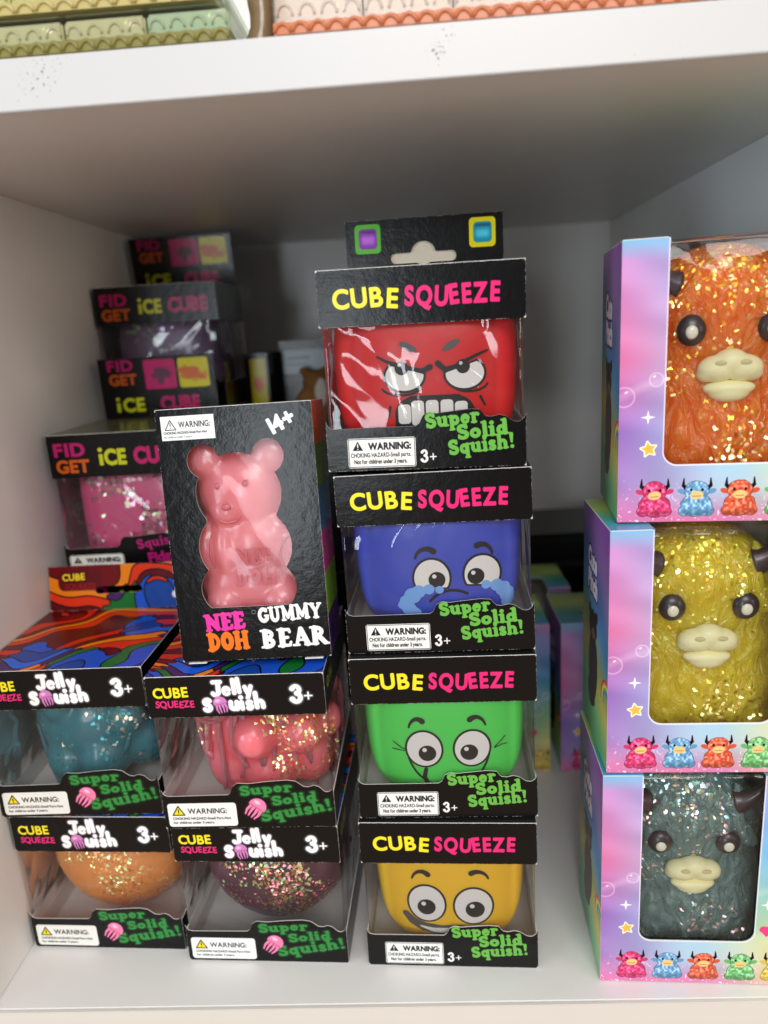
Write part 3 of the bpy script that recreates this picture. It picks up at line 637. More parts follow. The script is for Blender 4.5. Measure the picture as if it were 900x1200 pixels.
        for i, x in enumerate((34.5, 40.5, 47, 53.6, 60)):
            decal(root, 'tooth', lambda X, Y: rrect(X, Y, x, 18+(i == 0), x+5.7, 29.4-(1.5 if i == 0 else .0)-(1 if i == 4 else 0), 1.6), (30, 14, 72, 33), T, .3, M_eyew, .6)
        stroke(root, 'crease', [(31, 27), (30, 22)], .6, .5, T); stroke(root, 'crease', [(71.5, 30), (73.5, 26)], .6, .5, T)
    return root
Q = [('q4', .2408, .0231, -.047, 0, 0, 'yellow', 'yellow box'), ('q3', .2420, .0260, -.027, .0, 1, 'green', ''), ('q2', .2420, .0297, -.051, -.0097, 2, 'blue', ''), ('q1', .2392, .0316, -.0521, .0081, 3, 'red', '')]
descr = dict(yellow=('bottom cube squeeze box with grinning yellow face, standing on the white shelf', 'yellow cube squishy with wide eyes and sly grin in bottom box'),
 green=('third cube squeeze box down, holding the green wide-eyed face', 'green cube squishy with round eyes and eyelashes inside its window box'),
 blue=('second cube squeeze box down, holding the blue crying face', 'blue cube squishy with sad tearful eyes inside its window box'),
 red=('topmost cube squeeze box of its stack with hang tab and red angry face', 'red cube squishy with angry slanted eyes and bared teeth'))
HB = BH*1e-3
for n_, x, y, a, l, lev, kind, _ in Q:
    M = place(x, y, lev*(HB+.0003)+.0002, a, 0, l)
    bx = window_box('window_gift_box', 'cube', .09, HB, .089, CM); bx.matrix_world = M
    if lev < 3:
        for ch in list(bx.children):
            if ch.name.startswith('hang_tab'):   # the tabs of the lower boxes are folded flat behind the box above
                ch.matrix_local = Matrix.Translation((-.042, .0896, HB-.002)) @ Matrix.Rotation(R(180), 4, 'X') @ Matrix.Translation((0, 0, .001))
    tag(bx, descr[kind][0], 'toy box', 'cube squeeze boxes in the middle stack')
    ty = cube_toy(kind); ty.matrix_world = M @ Matrix.Translation((.0, .0448, .0018)); tag(ty, descr[kind][1], 'squishy toy', 'cube squishies with faces')

# ------------------------------------------------------------------ jelly boxes
def swirl(w, h, seed=0, ppm=6):
    c = Canvas(w, h, ppm); X, Y = c.X+seed*37, c.Y+seed*53
    f = (c.Y*.9+11*np.sin(X/21+Y/37)+5*np.sin(X/9.5-Y/14)+(noise2(X, Y, 24, 3)-.5)*30)/7.6
    warm = np.array([(.36, .03, .06), (.85, .2, .06), (.9, .5, .07), (.42, .03, .06), (.8, .17, .05)]); cool = np.array([(.1, .32, .78), (.07, .42, .18), (.25, .13, .38), (.12, .38, .85), (.08, .26, .6)])
    g2 = (c.X/w*.9-(c.Y/h-.5)*1.1+(noise2(X, Y, 17, 6)-.5)*1.1+.06*np.sin(f*6.28)-.5)*3.2-.45
    k = np.floor(f).astype(int); fr = f-k; a = np.where((g2 > 0)[..., None], cool[k % 5], warm[k % 5]); c.a = a.copy()
    hx, hy = np.gradient(g2); c.mix(np.clip(1.1-(np.abs(g2)/(np.hypot(hx, hy)*ppm+1e-6)-.25)*4, 0, 1)*.9, (.05, .02, .05))
    gx, gy = np.gradient(f); g = np.hypot(gx, gy)*ppm+1e-6; dist = np.minimum(fr, 1-fr)/g
    c.mix(np.clip(1.1-(dist-.28)*4, 0, 1)*.92, (.05, .02, .05)); return c
c = swirl(88.5, 88.5, 0)
wear(c); M_swirl = printed('swirl_print', c)
c = swirl(88.5, 28, 2)
d_ = ell(c.X, c.Y, 18, 20.5, 14, 6); c.fill(rrect(c.X, c.Y, 6, 12.5, 34, 26, 4), (.36, .04, .08), soft=.6)
toon(c, 'CUBE', 8.5, 19, 4.2, YEL, out=((.3, .02, .05), .5)); toon(c, 'SQUEEZE', 10, 13.6, 3.4, (.55, .1, .1))
c.fill(np.minimum(ell(c.X, c.Y, 80, 8, 2.2, 2.2), ell(c.X, c.Y, 82.8, 9.4, 1.8, 1.8)), (.9, .9, .95))
wear(c); M_swirltab = printed('swirl_tab_print', c)
def jelly_icon(c, cx, cy, s, col=(.93, .5, .66), ang=0):
    X, Y = c.X, c.Y; ca, sa = math.cos(R(ang)), math.sin(R(ang)); x, y = (X-cx)*ca+(Y-cy)*sa+cx, -(X-cx)*sa+(Y-cy)*ca+cy
    dome = np.maximum(ell(x, y, cx, cy, 4.4*s, 4.2*s), (cy-1.2*s)-y); d = dome
    for k in (-2.8, -1, 1, 2.8): d = np.minimum(d, capsule(x, y, [(cx+k*s, cy-1.5*s), (cx+k*1.15*s, cy-4.4*s), (cx+k*.9*s, cy-7*s)], .85*s, .35*s))
    c.glow(d, (.6, .2, .4), 1.2, .5); c.fill(d, col); c.fill(ell(x, y, cx-1.2*s, cy+1.6*s, 1.5*s, .9*s), (1, .85, .92), soft=.8, op=.8); c.fill(capsule(x, y, [(cx-3.6*s, cy-1*s), (cx+3.6*s, cy-1*s)], .25*s), (.7, .25, .45), op=.7)
c = Canvas(88.9, 22, 8, BLK)
toon(c, 'CUBE', 3.2, 11, 5.4, YEL, sxk=.95); toon(c, 'SQUEEZE', 4, 5.6, 3.7, PNK, sxk=.9)
c.text('Jelly', 33, 11.0, 8.2, (.97, .97, .97), font='balloon', sxk=1.0, ang=3, bold=.15, jit=1, glow=((.6, .55, .6), 1.3, .8))
c.text('S', 27.6, 2.6, 8.4, (.97, .97, .97), font='balloon', bold=.15, glow=((.6, .55, .6), 1.3, .8)); c.text('uish', 40.6, 2.8, 8.9, (.97, .97, .97), font='balloon', ang=2, bold=.15, jit=.6, glow=((.6, .55, .6), 1.3, .8), sxk=.98)
jelly_icon(c, 36.6, 7.6, .78, (.8, .5, .75), 12)
c.text('3', 71.5, 6.0, 10.5, (.95, .95, .95), font='serif', bold=.2, glow=((.7, .7, .75), 1.5, .7)); c.text('+', 78.3, 6.6, 8.2, (.95, .95, .95), font='serif', glow=((.7, .7, .75), 1.2, .6))
wear(c); M_jelhead = printed('jelly_header_print', c)
c = Canvas(88.9, 28.5, 8, BLK)
JG = (.2, .52, .24)
for s, x, y, h_, a, k in (('Super', 41, 18.6, 5.6, 5, 1.3), ('Solid', 57, 12.6, 5.4, 7, 1.36), ('Squish!', 50.5, 3.2, 6.6, 10, 1.22)):
    c.text(s, x, y, h_, JG, font='serif', ang=a, sxk=k, bold=.05, sp=.05, jit=.6, glow=((.12, .55, .2), 1.4, .6))
jelly_icon(c, 49.2, 12.6, 1.05, ang=-38)
wear(c); M_jellow = printed('jelly_lower_print', c)
c = Canvas(87, 22, 6, BLK); toon(c, 'CUBE', 8, 9, 5.5, (.75, .7, .1)); M_jelside = printed('jelly_side_print', c)
HJ = .0868; JW = .0889
JM = dict(head=M_jelhead, low=M_jellow, sidehead=M_jelside, side=M_black, top=M_swirl, tab=M_swirltab, warn=M_warny)
GOLD = [(1, .55, .12), (1, .85, .4), (1, .45, .3), (.7, 1, .5)]
JELS = {'B': ('orange', jelly('orange_jelly', (1, .34, .1), .85, GOLD, 820, sss=.9, dens=-.1, bright=1.6, spots=((0, -.03, .05, .034), (.006, -.036, .036, .022))), 'orange glittery dome squishy in the bottom left box'),
        'A': ('teal', jelly('teal_jelly', (.035, .2, .25), .45, [(.3, 1, .5), (.6, .9, 1), (.2, .8, .9), (1, .7, .5)], 640, sss=.7, dens=-.05, bright=1.2, spots=((.006, -.03, .045, .02), (-.018, -.03, .028, .012))), 'teal glittery jellyfish squishy behind the left box window'),
        'C': ('pink', jelly('pink_jelly', (.95, .16, .2), .85, GOLD, 700, sss=.9, dens=-.08, bright=1.6, spots=((.004, -.03, .048, .02), (.02, -.03, .04, .016), (0, -.03, .018, .012))), 'bright pink jellyfish squishy with looping tentacles'),
        'D': ('purple', jelly('purple_jelly', (.1, .035, .06), .9, [(1, .45, .2), (1, .8, .3), (.5, 1, .5), (1, .35, .4)], 880, sss=.6, dens=.0, bright=1.8, spots=((0, -.034, .048, .034), (.01, -.036, .034, .02))), 'dark purple squishy full of gold and red glitter flakes')}
def jellyfish(key):
    nm, mat, lab = JELS[key]; rr = random.Random(ord(key))
    lobes = [ellipsoid((0, 0, .036), (.033, .032, .030))]
    nb = 7 if key in 'AC' else 9
    for i in range(nb):
        a = 2*math.pi*i/nb+rr.random()*.3; lobes.append(ellipsoid((.021*math.cos(a), .021*math.sin(a), .019+rr.random()*.006), (.0135, .0135, .0155), 14, 9))
    for i in range(22 if key == 'A' else 16):
        a = rr.random()*6.28; p_ = rr.uniform(.1, 1.2); q_ = rr.uniform(.007, .0105); lobes.append(ellipsoid((.031*math.cos(a)*math.cos(p_), .031*math.sin(a)*math.cos(p_), .034+.028*math.sin(p_)), (q_, q_, q_), 12, 8))
    if key in 'BD': lobes = [ellipsoid((0, 0, .036), (.038, .035, .035)), ellipsoid((0, 0, .018), (.029, .027, .017)), ellipsoid((.012, -.006, .04), (.026, .028, .029)), ellipsoid((-.014, .0, .037), (.024, .030, .028))]
    root = link('squishy_jellyfish_toy', blob('body', lobes, .0014, 5), None, [mat], True)
    tag(root, lab, 'squishy toy', 'jelly squishies in window boxes')
    n = dict(A=3, C=26, B=0, D=0)[key]
    for i in range(n):
        a = R(-170+160*i/max(1, n-1))+rr.uniform(-.2, .2); r0 = .025; pts = []
        sw = rr.uniform(.006, .02)*(1 if i % 2 else -1); ph = rr.uniform(0, 6); top_ = rr.uniform(.052, .068)
        for k in range(22):
            t_ = k/21; ang = a+sw*60*t_*(1-t_)*1.4
            rad = r0+.0075*math.sin(t_*3.0)+.001; pts.append((rad*math.cos(ang)*1.05, rad*math.sin(ang)*.95, top_-.05*t_+.005*math.sin(t_*9+ph)))
        V, Fc = tube(pts, [.0017-.0008*k/21 for k in range(22)], 8); link('tentacle', pydata('tentacle', V, Fc), root, [mat], True)
    if key == 'C':
        for s_, zc in ((.010, .057), (.0065, .054)):
            pts = [(-.027+s_*math.cos(q)*.9, -.026-.004*math.sin(q), zc+s_*1.15*math.sin(q)) for q in [k*6.283/24 for k in range(25)]]
            V, Fc = tube(pts, .0013, 8); link('tentacle', pydata('tentacle', V, Fc), root, [mat], True)
    return root
JB = [('B', .047, .0396, -.048, 0, 'jelly squish box with orange dome, bottom of the left stack'),
      ('A', .0450, .0395, -.0068, 1, 'jelly squish box with teal toy and swirl patterned top, upper left'),
      ('D', .1404, .0285, -.0454, 0, 'jelly squish box with purple glitter toy, below the pink one'),
      ('C', .1403, .0256, -.0166, 1, 'jelly squish box with pink tentacled toy, under the gummy bear box')]
for key, x, y, a, lev, lab in JB:
    M = place(x+(.0002 if key in 'AB' else 0), y, lev*(HJ+.0003)+.0002, a)
    bx = window_box('window_gift_box', 'jelly', JW, HJ, .087, JM, headh=.022, tabh=.028); bx.matrix_world = M
    tag(bx, lab, 'toy box', 'jelly squish boxes on the left')
    for ch in list(bx.children):
        if ch.name.startswith('hang_tab') and (lev == 0 or key == 'C'):
            ch.matrix_local = Matrix.Translation((-JW/2, .0878, HJ-.002)) @ Matrix.Rotation(R(180), 4, 'X') @ Matrix.Translation((0, 0, .001))
    ty = jellyfish(key); ty.matrix_world = M @ Matrix.Translation((dict(A=.002, B=-.001, C=.006, D=.001)[key], .0435, .0016)) @ Matrix.Rotation(.3*lev, 4, 'Z') @ Matrix.Diagonal((1.13, 1.1, 1.18, 1))

# ------------------------------------------------------------------ gummy bear box
GW, GH, GD = 74.3, 124.5, 42.0
def bear_f(X, Y, s=0):
    k = GW/75.5; e = lambda cx, cz, rx, rz: ell(X, Y, cx*k, cz*.983, rx*k+s, rz+s)
    d = np.minimum.reduce([e(21, 101, 7.8, 7.9), e(52.6, 102, 7.8, 8.2), e(36.8, 84.5, 21, 19.6), e(37.6, 58, 23, 20), e(37.4, 37, 23.8, 16.5)])
    d = np.minimum(d, rrect(X, Y, 37*k-17-s, 30, 37*k+17+s, 92, 3))
    return np.maximum(d, 27.2-Y)
c = Canvas(GW, GH, 8, BLK)
c.text('14+', 53.8, 109.6, 7.4, (.92, .95, .97), bold=.5, ang=24, sxk=.95)
c.text('NEE', 13.4, 15.2, 8.6, (.9, .2, .62), font='serif', sxk=.92, bold=.3, ang=3); c.text('DOH', 13.6, 5.0, 9.2, (.93, .45, .12), font='serif', sxk=.83, bold=.3, ang=2)
c.fill(np.abs(ell(c.X, c.Y, 37.8, 24.2, .95, .95))-.12, (.6, .6, .6))
c.text('GUMMY', 39.8, 18.3, 7.8, (.96, .95, .93), font='serif', sxk=.83, bold=.15, ang=3, jit=.3); c.text('BEAR', 40.4, 5.3, 9.6, (.96, .95, .93), font='serif', sxk=1.0, bold=.15, ang=1.5)
wear(c); M_gum = printed('gummy_front_print', c, .2, .35, .3)
c = Canvas(GD, GH, 5, BLK); cols = [(.35, .16, .5), (.5, .7, .12), (.85, .2, .55), (.15, .5, .75), (.4, .58, .1), (.9, .36, .1)]
for i, q in enumerate(cols): c.fill(rrect(c.X, c.Y, 0, GH*i/6, GD, GH*(i+1)/6), q)
M_gumside = printed('rainbow_stripe_print', c)
c = Canvas(26, 11.5, 10, (.92, .93, .93)); c.fill(np.abs(poly(c.X, c.Y, [(2, 5), (7.2, 5), (4.6, 9.6)]))-.2, (.1, .1, .1)); c.fill(capsule(c.X, c.Y, [(4.6, 8.2), (4.6, 6.8)], .2), (.1, .1, .1)); c.fill(ell(c.X, c.Y, 4.6, 5.9, .22, .22), (.1, .1, .1))
c.text('WARNING:', 8.6, 6, 2.9, (.1, .1, .1), sxk=.74, bold=.05); c.text('CHOKING HAZARD-Small Part-Not', 1, 3.0, 1.2, (.1, .1, .1), sxk=.8, bold=.03); c.text('for children under 3 years.', 1, 1.1, 1.1, (.2, .2, .2), sxk=.8)
M_gumwarn = printed('gummy_warning_print', c, .4, .1, 0)
MG = place(.1511, .0338, 2*(HJ+.0003)+.0036, -.006, .0756, -.0084)
gb = empty('gummy_bear_box', MG); tag(gb, 'tall black box with bear shaped window, leaning back on the jelly boxes', 'toy box')
gw, gh, gd = GW*1e-3, GH*1e-3, GD*1e-3; sl = lambda a: [a, M_white, M_rim]
add(gb, 'front_panel', card('front_panel', gw, gh, lambda X, Y: -bear_f(X, Y), .7), sl(M_gum), FRONT(-gw/2, 0, 0))
add(gb, 'side_panel', card('side_panel', gd-.001, gh), sl(M_gumside), RIGHT(gw/2, .0006, 0))
add(gb, 'side_panel', card('side_panel', gd-.001, gh), sl(M_gumside), LEFT(-gw/2, gd-.0004, 0))
add(gb, 'back_panel', card('back_panel', gw-.001, gh-.001), sl(M_black), BACK(gw/2-.0005, gd, .0005))
add(gb, 'top_flap', card('top_flap', gw-.0004, gd-.0004), sl(M_black), TOP(-gw/2+.0002, .0002, gh+.0002))
add(gb, 'base_flap', card('base_flap', gw-.001, gd-.001), [M_white, M_black, M_rim], TOP(-gw/2+.0005, .0005, .0004))
for xx in (-gw/2+.003, gw/2-.013): add(gb, 'bottom_tuck_tab', card('bottom_tuck_tab', .009, .005), [M_rim, M_rim, M_rim], TOP(xx, -.0006, -.0004))
add(gb, 'warning_label', card('warning_label', .0255, .0113, None, 1, .0002), [M_gumwarn, M_rim, M_rim], FRONT(-gw/2+.0025, -.00022, gh-.0145))
V = [(-gw/2+.002, .0012, .02), (gw/2-.002, .0012, .02), (gw/2-.002, .0012, gh-.006), (-gw/2+.002, .0012, gh-.006)]
add(gb, 'window_film', pydata('window_film', V, [(0, 1, 2, 3)]), [M_film_flat])
# the bear: one continuous skin of lobes
k = GW/75.5*1e-3; ox = -gw/2
def L(cx, cy, cz, rx, ry, rz, nu=28, nv=18): return ellipsoid((ox+(cx-.8)*k, cy*1e-3, cz*.983e-3), (rx*k, ry*1e-3, rz*1e-3), nu, nv)
parts = [L(20, 13, 101, 11, 8, 10.5), L(53.6, 13, 102, 11, 8, 10.5), L(36.8, 18, 84.5, 24.5, 15.5, 22.5), L(37.4, 18, 57, 26, 14, 24), L(37.4, 18, 36, 28, 14.5, 21), L(16, 14, 56, 8, 9, 16), L(59, 14, 56, 8, 9, 16),
         L(29, 9.5, 75, 9.5, 7, 8.5), L(26.5, 10, 56, 6.5, 6.5, 16), L(60, 13, 50, 6, 7, 15), L(52, 12, 64, 9, 7, 9), L(18, 15, 50, 6.5, 8, 14), L(24, 11, 28, 11, 9, 10), L(52, 11, 28, 11, 9, 10)]
bm_ = blob('body', parts, .0012, 16)
M_bear = jelly('bear_rubber', (.78, .22, .25), sss=1); M_bear.node_tree.nodes['Principled BSDF'].inputs['Roughness'].default_value = .3
bear = link('gummy_bear_toy', bm_, None, [M_bear], True); bear.matrix_world = MG; tag(bear, 'translucent pink gummy bear standing inside its black box', 'squishy toy')
from mathutils.bvhtree import BVHTree
bvh = BVHTree.FromPolygons([v.co[:] for v in bm_.vertices], [tuple(p_.vertices) for p_ in bm_.polygons])
def surf(x, z):
    h_ = bvh.ray_cast(Vector((x, -.02, z)), Vector((0, 1, 0))); return h_[0].y if h_[0] is not None else .01
M_bear2 = plain('bear_rubber_relief', (.56, .12, .15), .35, coat=.3)
for cx, cz in ((26.3, 88), (40.5, 88.5)):
    V, Fc = L(cx, surf(ox+(cx-.8)*k, cz*.983e-3)*1e3+.2, cz*1, 1.6, .9, 1.8, 14, 9); e = link('eye', pydata('eye', V, Fc), bear, [M_bear2], True)
V, Fc = L(30, surf(ox+29.2*k, .0762)*1e3+.3, 77.5, 2.6, 1.1, 1.9, 16, 10); link('nose', pydata('nose', V, Fc), bear, [M_bear2], True)
P, Fc2, Bd = msquares(lambda X, Y: np.minimum(text_sdf(X, Y, 'NEE', 28, 47, 8, font='serif', sxk=.9), text_sdf(X, Y, 'DOH', 27, 36.5, 8.5, font='serif', sxk=.9)), 24, 32, 60, 58, .5)
n = len(P); V = [(ox+(x+3)*k, surf(ox+(x+3)*k, y*1e-3)-.00045, y*1e-3) for x, y in P]; V += [(a, b_+.0012, c_) for a, b_, c_ in V]
link('raised_lettering', pydata('raised_lettering', V, list(Fc2)+[(a, a+n, b_+n, b_) for a, b_ in Bd]), bear, [M_bear2])
for pts_ in ([(24, 70.5), (28, 68.3), (33, 68.8), (36, 71.5)], [(61, 62), (55, 57), (52.5, 50), (53.5, 43), (57, 38), (62, 36)], [(19, 62), (18, 52), (19.5, 44)]):
    pp = []
    for (ax_, ay_), (bx_, by_) in zip(pts_, pts_[1:]):
        for q in range(6): x_, y_ = ax_+(bx_-ax_)*q/6, ay_+(by_-ay_)*q/6; pp.append((ox+x_*k, surf(ox+x_*k, y_*1e-3)+.0001, y_*1e-3))
    V, Fc = tube(pp, [.0002+.0005*math.sin(math.pi*(q+.5)/len(pp)) for q in range(len(pp))], 8); link('moulded_line', pydata('moulded_line', V, Fc), bear, [M_bear2], True)

# ------------------------------------------------------------------ cow boxes
CW, CH, CD = 93.0, 120.4, 61.3
def rainbow_bg(c, flip=False):
    u, v = c.X/c.w, c.Y/c.h; A = lambda *q: np.array(q)
    lft = np.stack([np.interp(v, [0, .15, .34, .6, .93, 1], q) for q in ([.9, .66, .62, .92, .85, .45], [.45, .5, .42, .45, .58, .75], [.68, .8, .78, .68, .85, .9])], -1)
    mid = np.stack([np.interp(v, [0, .12, .3, 1], q) for q in ([.8, .72, .6, .5], [.5, .82, .85, .7], [.72, .92, .93, .9])], -1)
    rgt = np.stack([np.interp(v, [0, .2, .4, .65, .93, 1], q) for q in ([.93, .93, .65, .35, .66, .92], [.85, .88, .85, .65, .6, .55], [.55, .5, .65, .88, .9, .8])], -1)
    w1 = np.clip(1-u*2.2, 0, 1)[..., None]; w3 = np.clip(u*2.2-1.2, 0, 1)[..., None]; w2 = 1-w1-w3
    c.a = lft*w1+mid*w2+rgt*w3; c.a = c.a*.86+.08
    n = noise2(c.X, c.Y*2.2+c.X*.6, 18, 7)[..., None]-.5; c.a = c.a+n*.10
def mini_cow(c, cx, cy, col):
    K = .86; X, Y = (c.X-cx)/K+cx, (c.Y-cy)/K+cy; fz = (noise2(X, Y, 1.6, 11)-.5)*.9; col = np.array(col)
    for s_ in (-1, 1):
        h_ = capsule(X, Y, [(cx+s_*4.6, cy+13.6), (cx+s_*6.6, cy+15.2), (cx+s_*6.4, cy+19)], 1.35, .25); c.fill(h_, (.08, .06, .07))
        c.fill(ell(X, Y, cx+s_*7.2, cy+12.2, 2.2, 1.3, s_*20), col*.9)
    body = np.minimum.reduce([ell(X, Y, cx, cy+5, 7.4, 6)+fz*.6, ell(X, Y, cx-5.4, cy+1.9, 3, 2.6), ell(X, Y, cx+5.4, cy+1.9, 3, 2.6), ell(X, Y, cx, cy+12.4, 5.6, 5.2)+fz*.6])
    c.fill(body-.3, col*.55); c.fill(body, col)
    tx = noise2(X, Y, 1.1, 12); al = np.clip(.5-body*3, 0, 1)
    c.mix(al*np.clip((tx-.55)*3, 0, .6), np.minimum(col+.4, 1)); c.mix(al*np.clip((.42-tx)*3, 0, .5), col*.6)
    c.mix(al*np.clip((cy+3-Y)/5, 0, .4), col*.5)
    c.fill(ell(X, Y, cx, cy+10.2, 3.2, 2.2, 6), (.93, .78, .5)); c.fill(capsule(X, Y, [(cx-2, cy+9.6), (cx+2, cy+9.7)], .18), (.6, .4, .25))
    for s_ in (-1, 1): c.fill(ell(X, Y, cx+s_*2.7, cy+13, .62, .75), (.08, .05, .06))
c = Canvas(CW, CH, 7); rainbow_bg(c); X, Y = c.X, c.Y
for k_, (yy, xx) in enumerate(((56, 4), (63, 15), (52, 84), (64, 90))):
    rr0 = 4.2 if k_ % 2 == 0 else 2.8; d = np.abs(ell(X, Y, xx-2 if k_ == 0 else xx, yy, rr0, rr0)); c.fill(d-.15, (1, .9, .96), soft=.6, op=.75); c.fill(ell(X, Y, xx-rr0*.3, yy+rr0*.5, .8, .4, 30), (1, 1, 1), op=.8)
wv = np.abs(Y-(56+6*np.sin(X/14)+X*.05)); c.mix(np.clip(1-wv/3, 0, 1)*.22, (1, .92, .97))
for sx_, sy_ in ((12, 47), (79.5, 48)): c.fill(poly(X, Y, star_pts(sx_, sy_, 3.2, 4, .25)), (1, 1, 1))
for sx_, sy_ in ((12.6, 33),): c.fill(poly(X, Y, star_pts(sx_, sy_, 3.4, 5, .5, 100))-.5, (1, .97, .85)); c.fill(poly(X, Y, star_pts(sx_, sy_, 3.2, 5, .5, 100)), (.95, .72, .3))
c.fill(np.minimum(np.minimum(ell(X, Y, 78.6, 33.5, 2.1, 2), ell(X, Y, 81.6, 33.8, 2.1, 2)), poly(X, Y, [(76.8, 33), (83.4, 33), (80, 29)])), (.9, .25, .5))
c.mix(np.clip((7.5-Y)/7, 0, 1)*.6*np.clip((60-np.abs(X-35))/60, 0, 1), (.93, .45, .62))
dd = noise2(X, Y, .8, 21); c.mix((dd > .86)*np.clip((22-Y)/18, 0, 1)*.8, (1, .95, .98))
for i, (cx, col) in enumerate(((15.6, (.9, .25, .46)), (33.2, (.45, .66, .84)), (50.8, (.9, .38, .26)), (68.6, (.47, .77, .47)), (86, (.93, .8, .35)))): mini_cow(c, cx, 3.2, col)
def cow_win(X, Y): return rrect(X, Y, 18.8, 25.7, 74.2, 150, 6)
c.fill(np.abs(cow_win(X, Y))-.5, (.96, .93, .96), op=.8)
M_cowfront = printed('cow_front_print', c, .26, .2)
c = Canvas(CD, CH, 6); u, v = c.X/CD, c.Y/CH
c.a = np.stack([np.interp(v+.25*u, [0, .25, .45, .7, 1, 1.2], q) for q in ([.35, .45, .85, .3, .58, .6], [.62, .72, .76, .55, .42, .35], [.55, .48, .35, .75, .66, .7])], -1)
c.a += (noise2(c.X, c.Y, 20, 9)[..., None]-.5)*.12
for s, yy in (('Cute', 91), ('Pinch', 79)): c.text(s, 13, yy, 10, (.97, .9, .95), bold=.7, sxk=.72, ang=-4, out=((.3, .2, .4), .9))
bd = np.minimum.reduce([ell(c.X, c.Y, 26, 61, 9.5, 8.5), ell(c.X, c.Y, 18, 68, 3.2, 3.2), ell(c.X, c.Y, 34, 68, 3.2, 3.2), ell(c.X, c.Y, 27, 40, 11, 18), ell(c.X, c.Y, 24, 24, 9, 9)])
c.fill(bd+(noise2(c.X, c.Y, 2, 3)-.5), (.2, .1, .07)); c.fill(ell(c.X, c.Y, 27, 57, 4, 3), (.5, .38, .3)); c.fill(ell(c.X, c.Y, 23, 62, 1, 1.2), (.02, .02, .02)); c.fill(ell(c.X, c.Y, 31, 62, 1, 1.2), (.02, .02, .02))
for i, q in enumerate([(.85, .25, .3), (.95, .6, .25), (.95, .9, .4), (.4, .75, .4), (.35, .5, .85)]): c.fill(np.maximum(np.abs(ell(c.X, c.Y, 58, 34, 11-i*1.3, 11-i*1.3))-.65, 32-c.Y), q)
M_cowside = printed('cow_side_print', c, .26, .2)
c = Canvas(CW, CD, 5); u, v = c.X/CW, c.Y/CD
c.a = np.stack([np.interp(v, [0, .3, .65, 1], q) for q in ([.4, .35, .7, .6], [.65, .7, .78, .7], [.85, .7, .4, .45])], -1)+(noise2(c.X, c.Y, 22, 15)[..., None]-.5)*.2
M_cowtop = printed('cow_top_print', c, .26, .2)
cw, chh, cdp = CW*1e-3, CH*1e-3, CD*1e-3
M_in = plain('pale_inner_card', (.8, .78, .7), .6)
M_black_wh = plain('cream_rubber', (.96, .88, .5), .45, 300, .15, coat=.1, sss=.3); M_horn = plain('dark_horn_rubber', (.045, .025, .03), .35, coat=.3); M_pearl = plain('pearl_dot', (.85, .82, .66), .25, coat=.4); M_darkeye = plain('dark_eye', (.035, .025, .03), .35, coat=.25)
ccache = {}
def cow_box(M, label, group):
    root = empty('cow_toy_box', M); tag(root, label, 'toy box', group)
    def mk(k, fn):
        if k not in ccache: ccache[k] = fn()
        return ccache[k]
    s3 = lambda a: [a, M_in, M_rim]
    add(root, 'front_panel', mk('f', lambda: card('front_panel', cw, chh-.001, lambda X, Y: -cow_win(X, Y), 1.2)), s3(M_cowfront), FRONT(0, 0, .0004))
    add(root, 'side_panel', mk('s', lambda: card('side_panel', cdp-.001, chh-.001)), s3(M_cowside), LEFT(0, cdp-.0004, .0004))
    add(root, 'side_panel', ccache['s'], s3(M_cowside), RIGHT(cw, .0006, .0004))
    add(root, 'back_panel', mk('b', lambda: card('back_panel', cw-.001, chh-.001)), s3(M_cowside), BACK(cw-.0005, cdp, .0004))
    add(root, 'base_panel', mk('ba', lambda: card('base_panel', cw-.001, cdp-.001)), [M_in, M_in, M_rim], TOP(.0005, .0005, .0009))
    add(root, 'top_flap', mk('t', lambda: card('top_flap', cw-.0004, cdp-.0004, lambda X, Y: -rrect(X, Y, 18.8, -10, 74.2, 26, 3), 1.5)), s3(M_cowtop), TOP(.0002, .0002, chh-.0003))
    def film():
        V, Fc = [], []; prof = [(.0012, .02), (.0012, .05), (.0012, .08), (.0011, .105), (.0013, chh-.004), (.0028, chh-.0018), (.0045, chh-.0012), (.012, chh-.0011), (.02, chh-.0011), (.03, chh-.0011)]
        for y, z in prof:
            for i in range(11): V.append((.016+.061*i/10, y, z))
        for j in range(len(prof)-1):
            for i in range(10): q = j*11+i; Fc.append((q, q+1, q+12, q+11))
        return pydata('window_film', V, Fc)
    add(root, 'window_film', mk('w', film), [M_film], smooth=True)
    return root
_cowm = {}
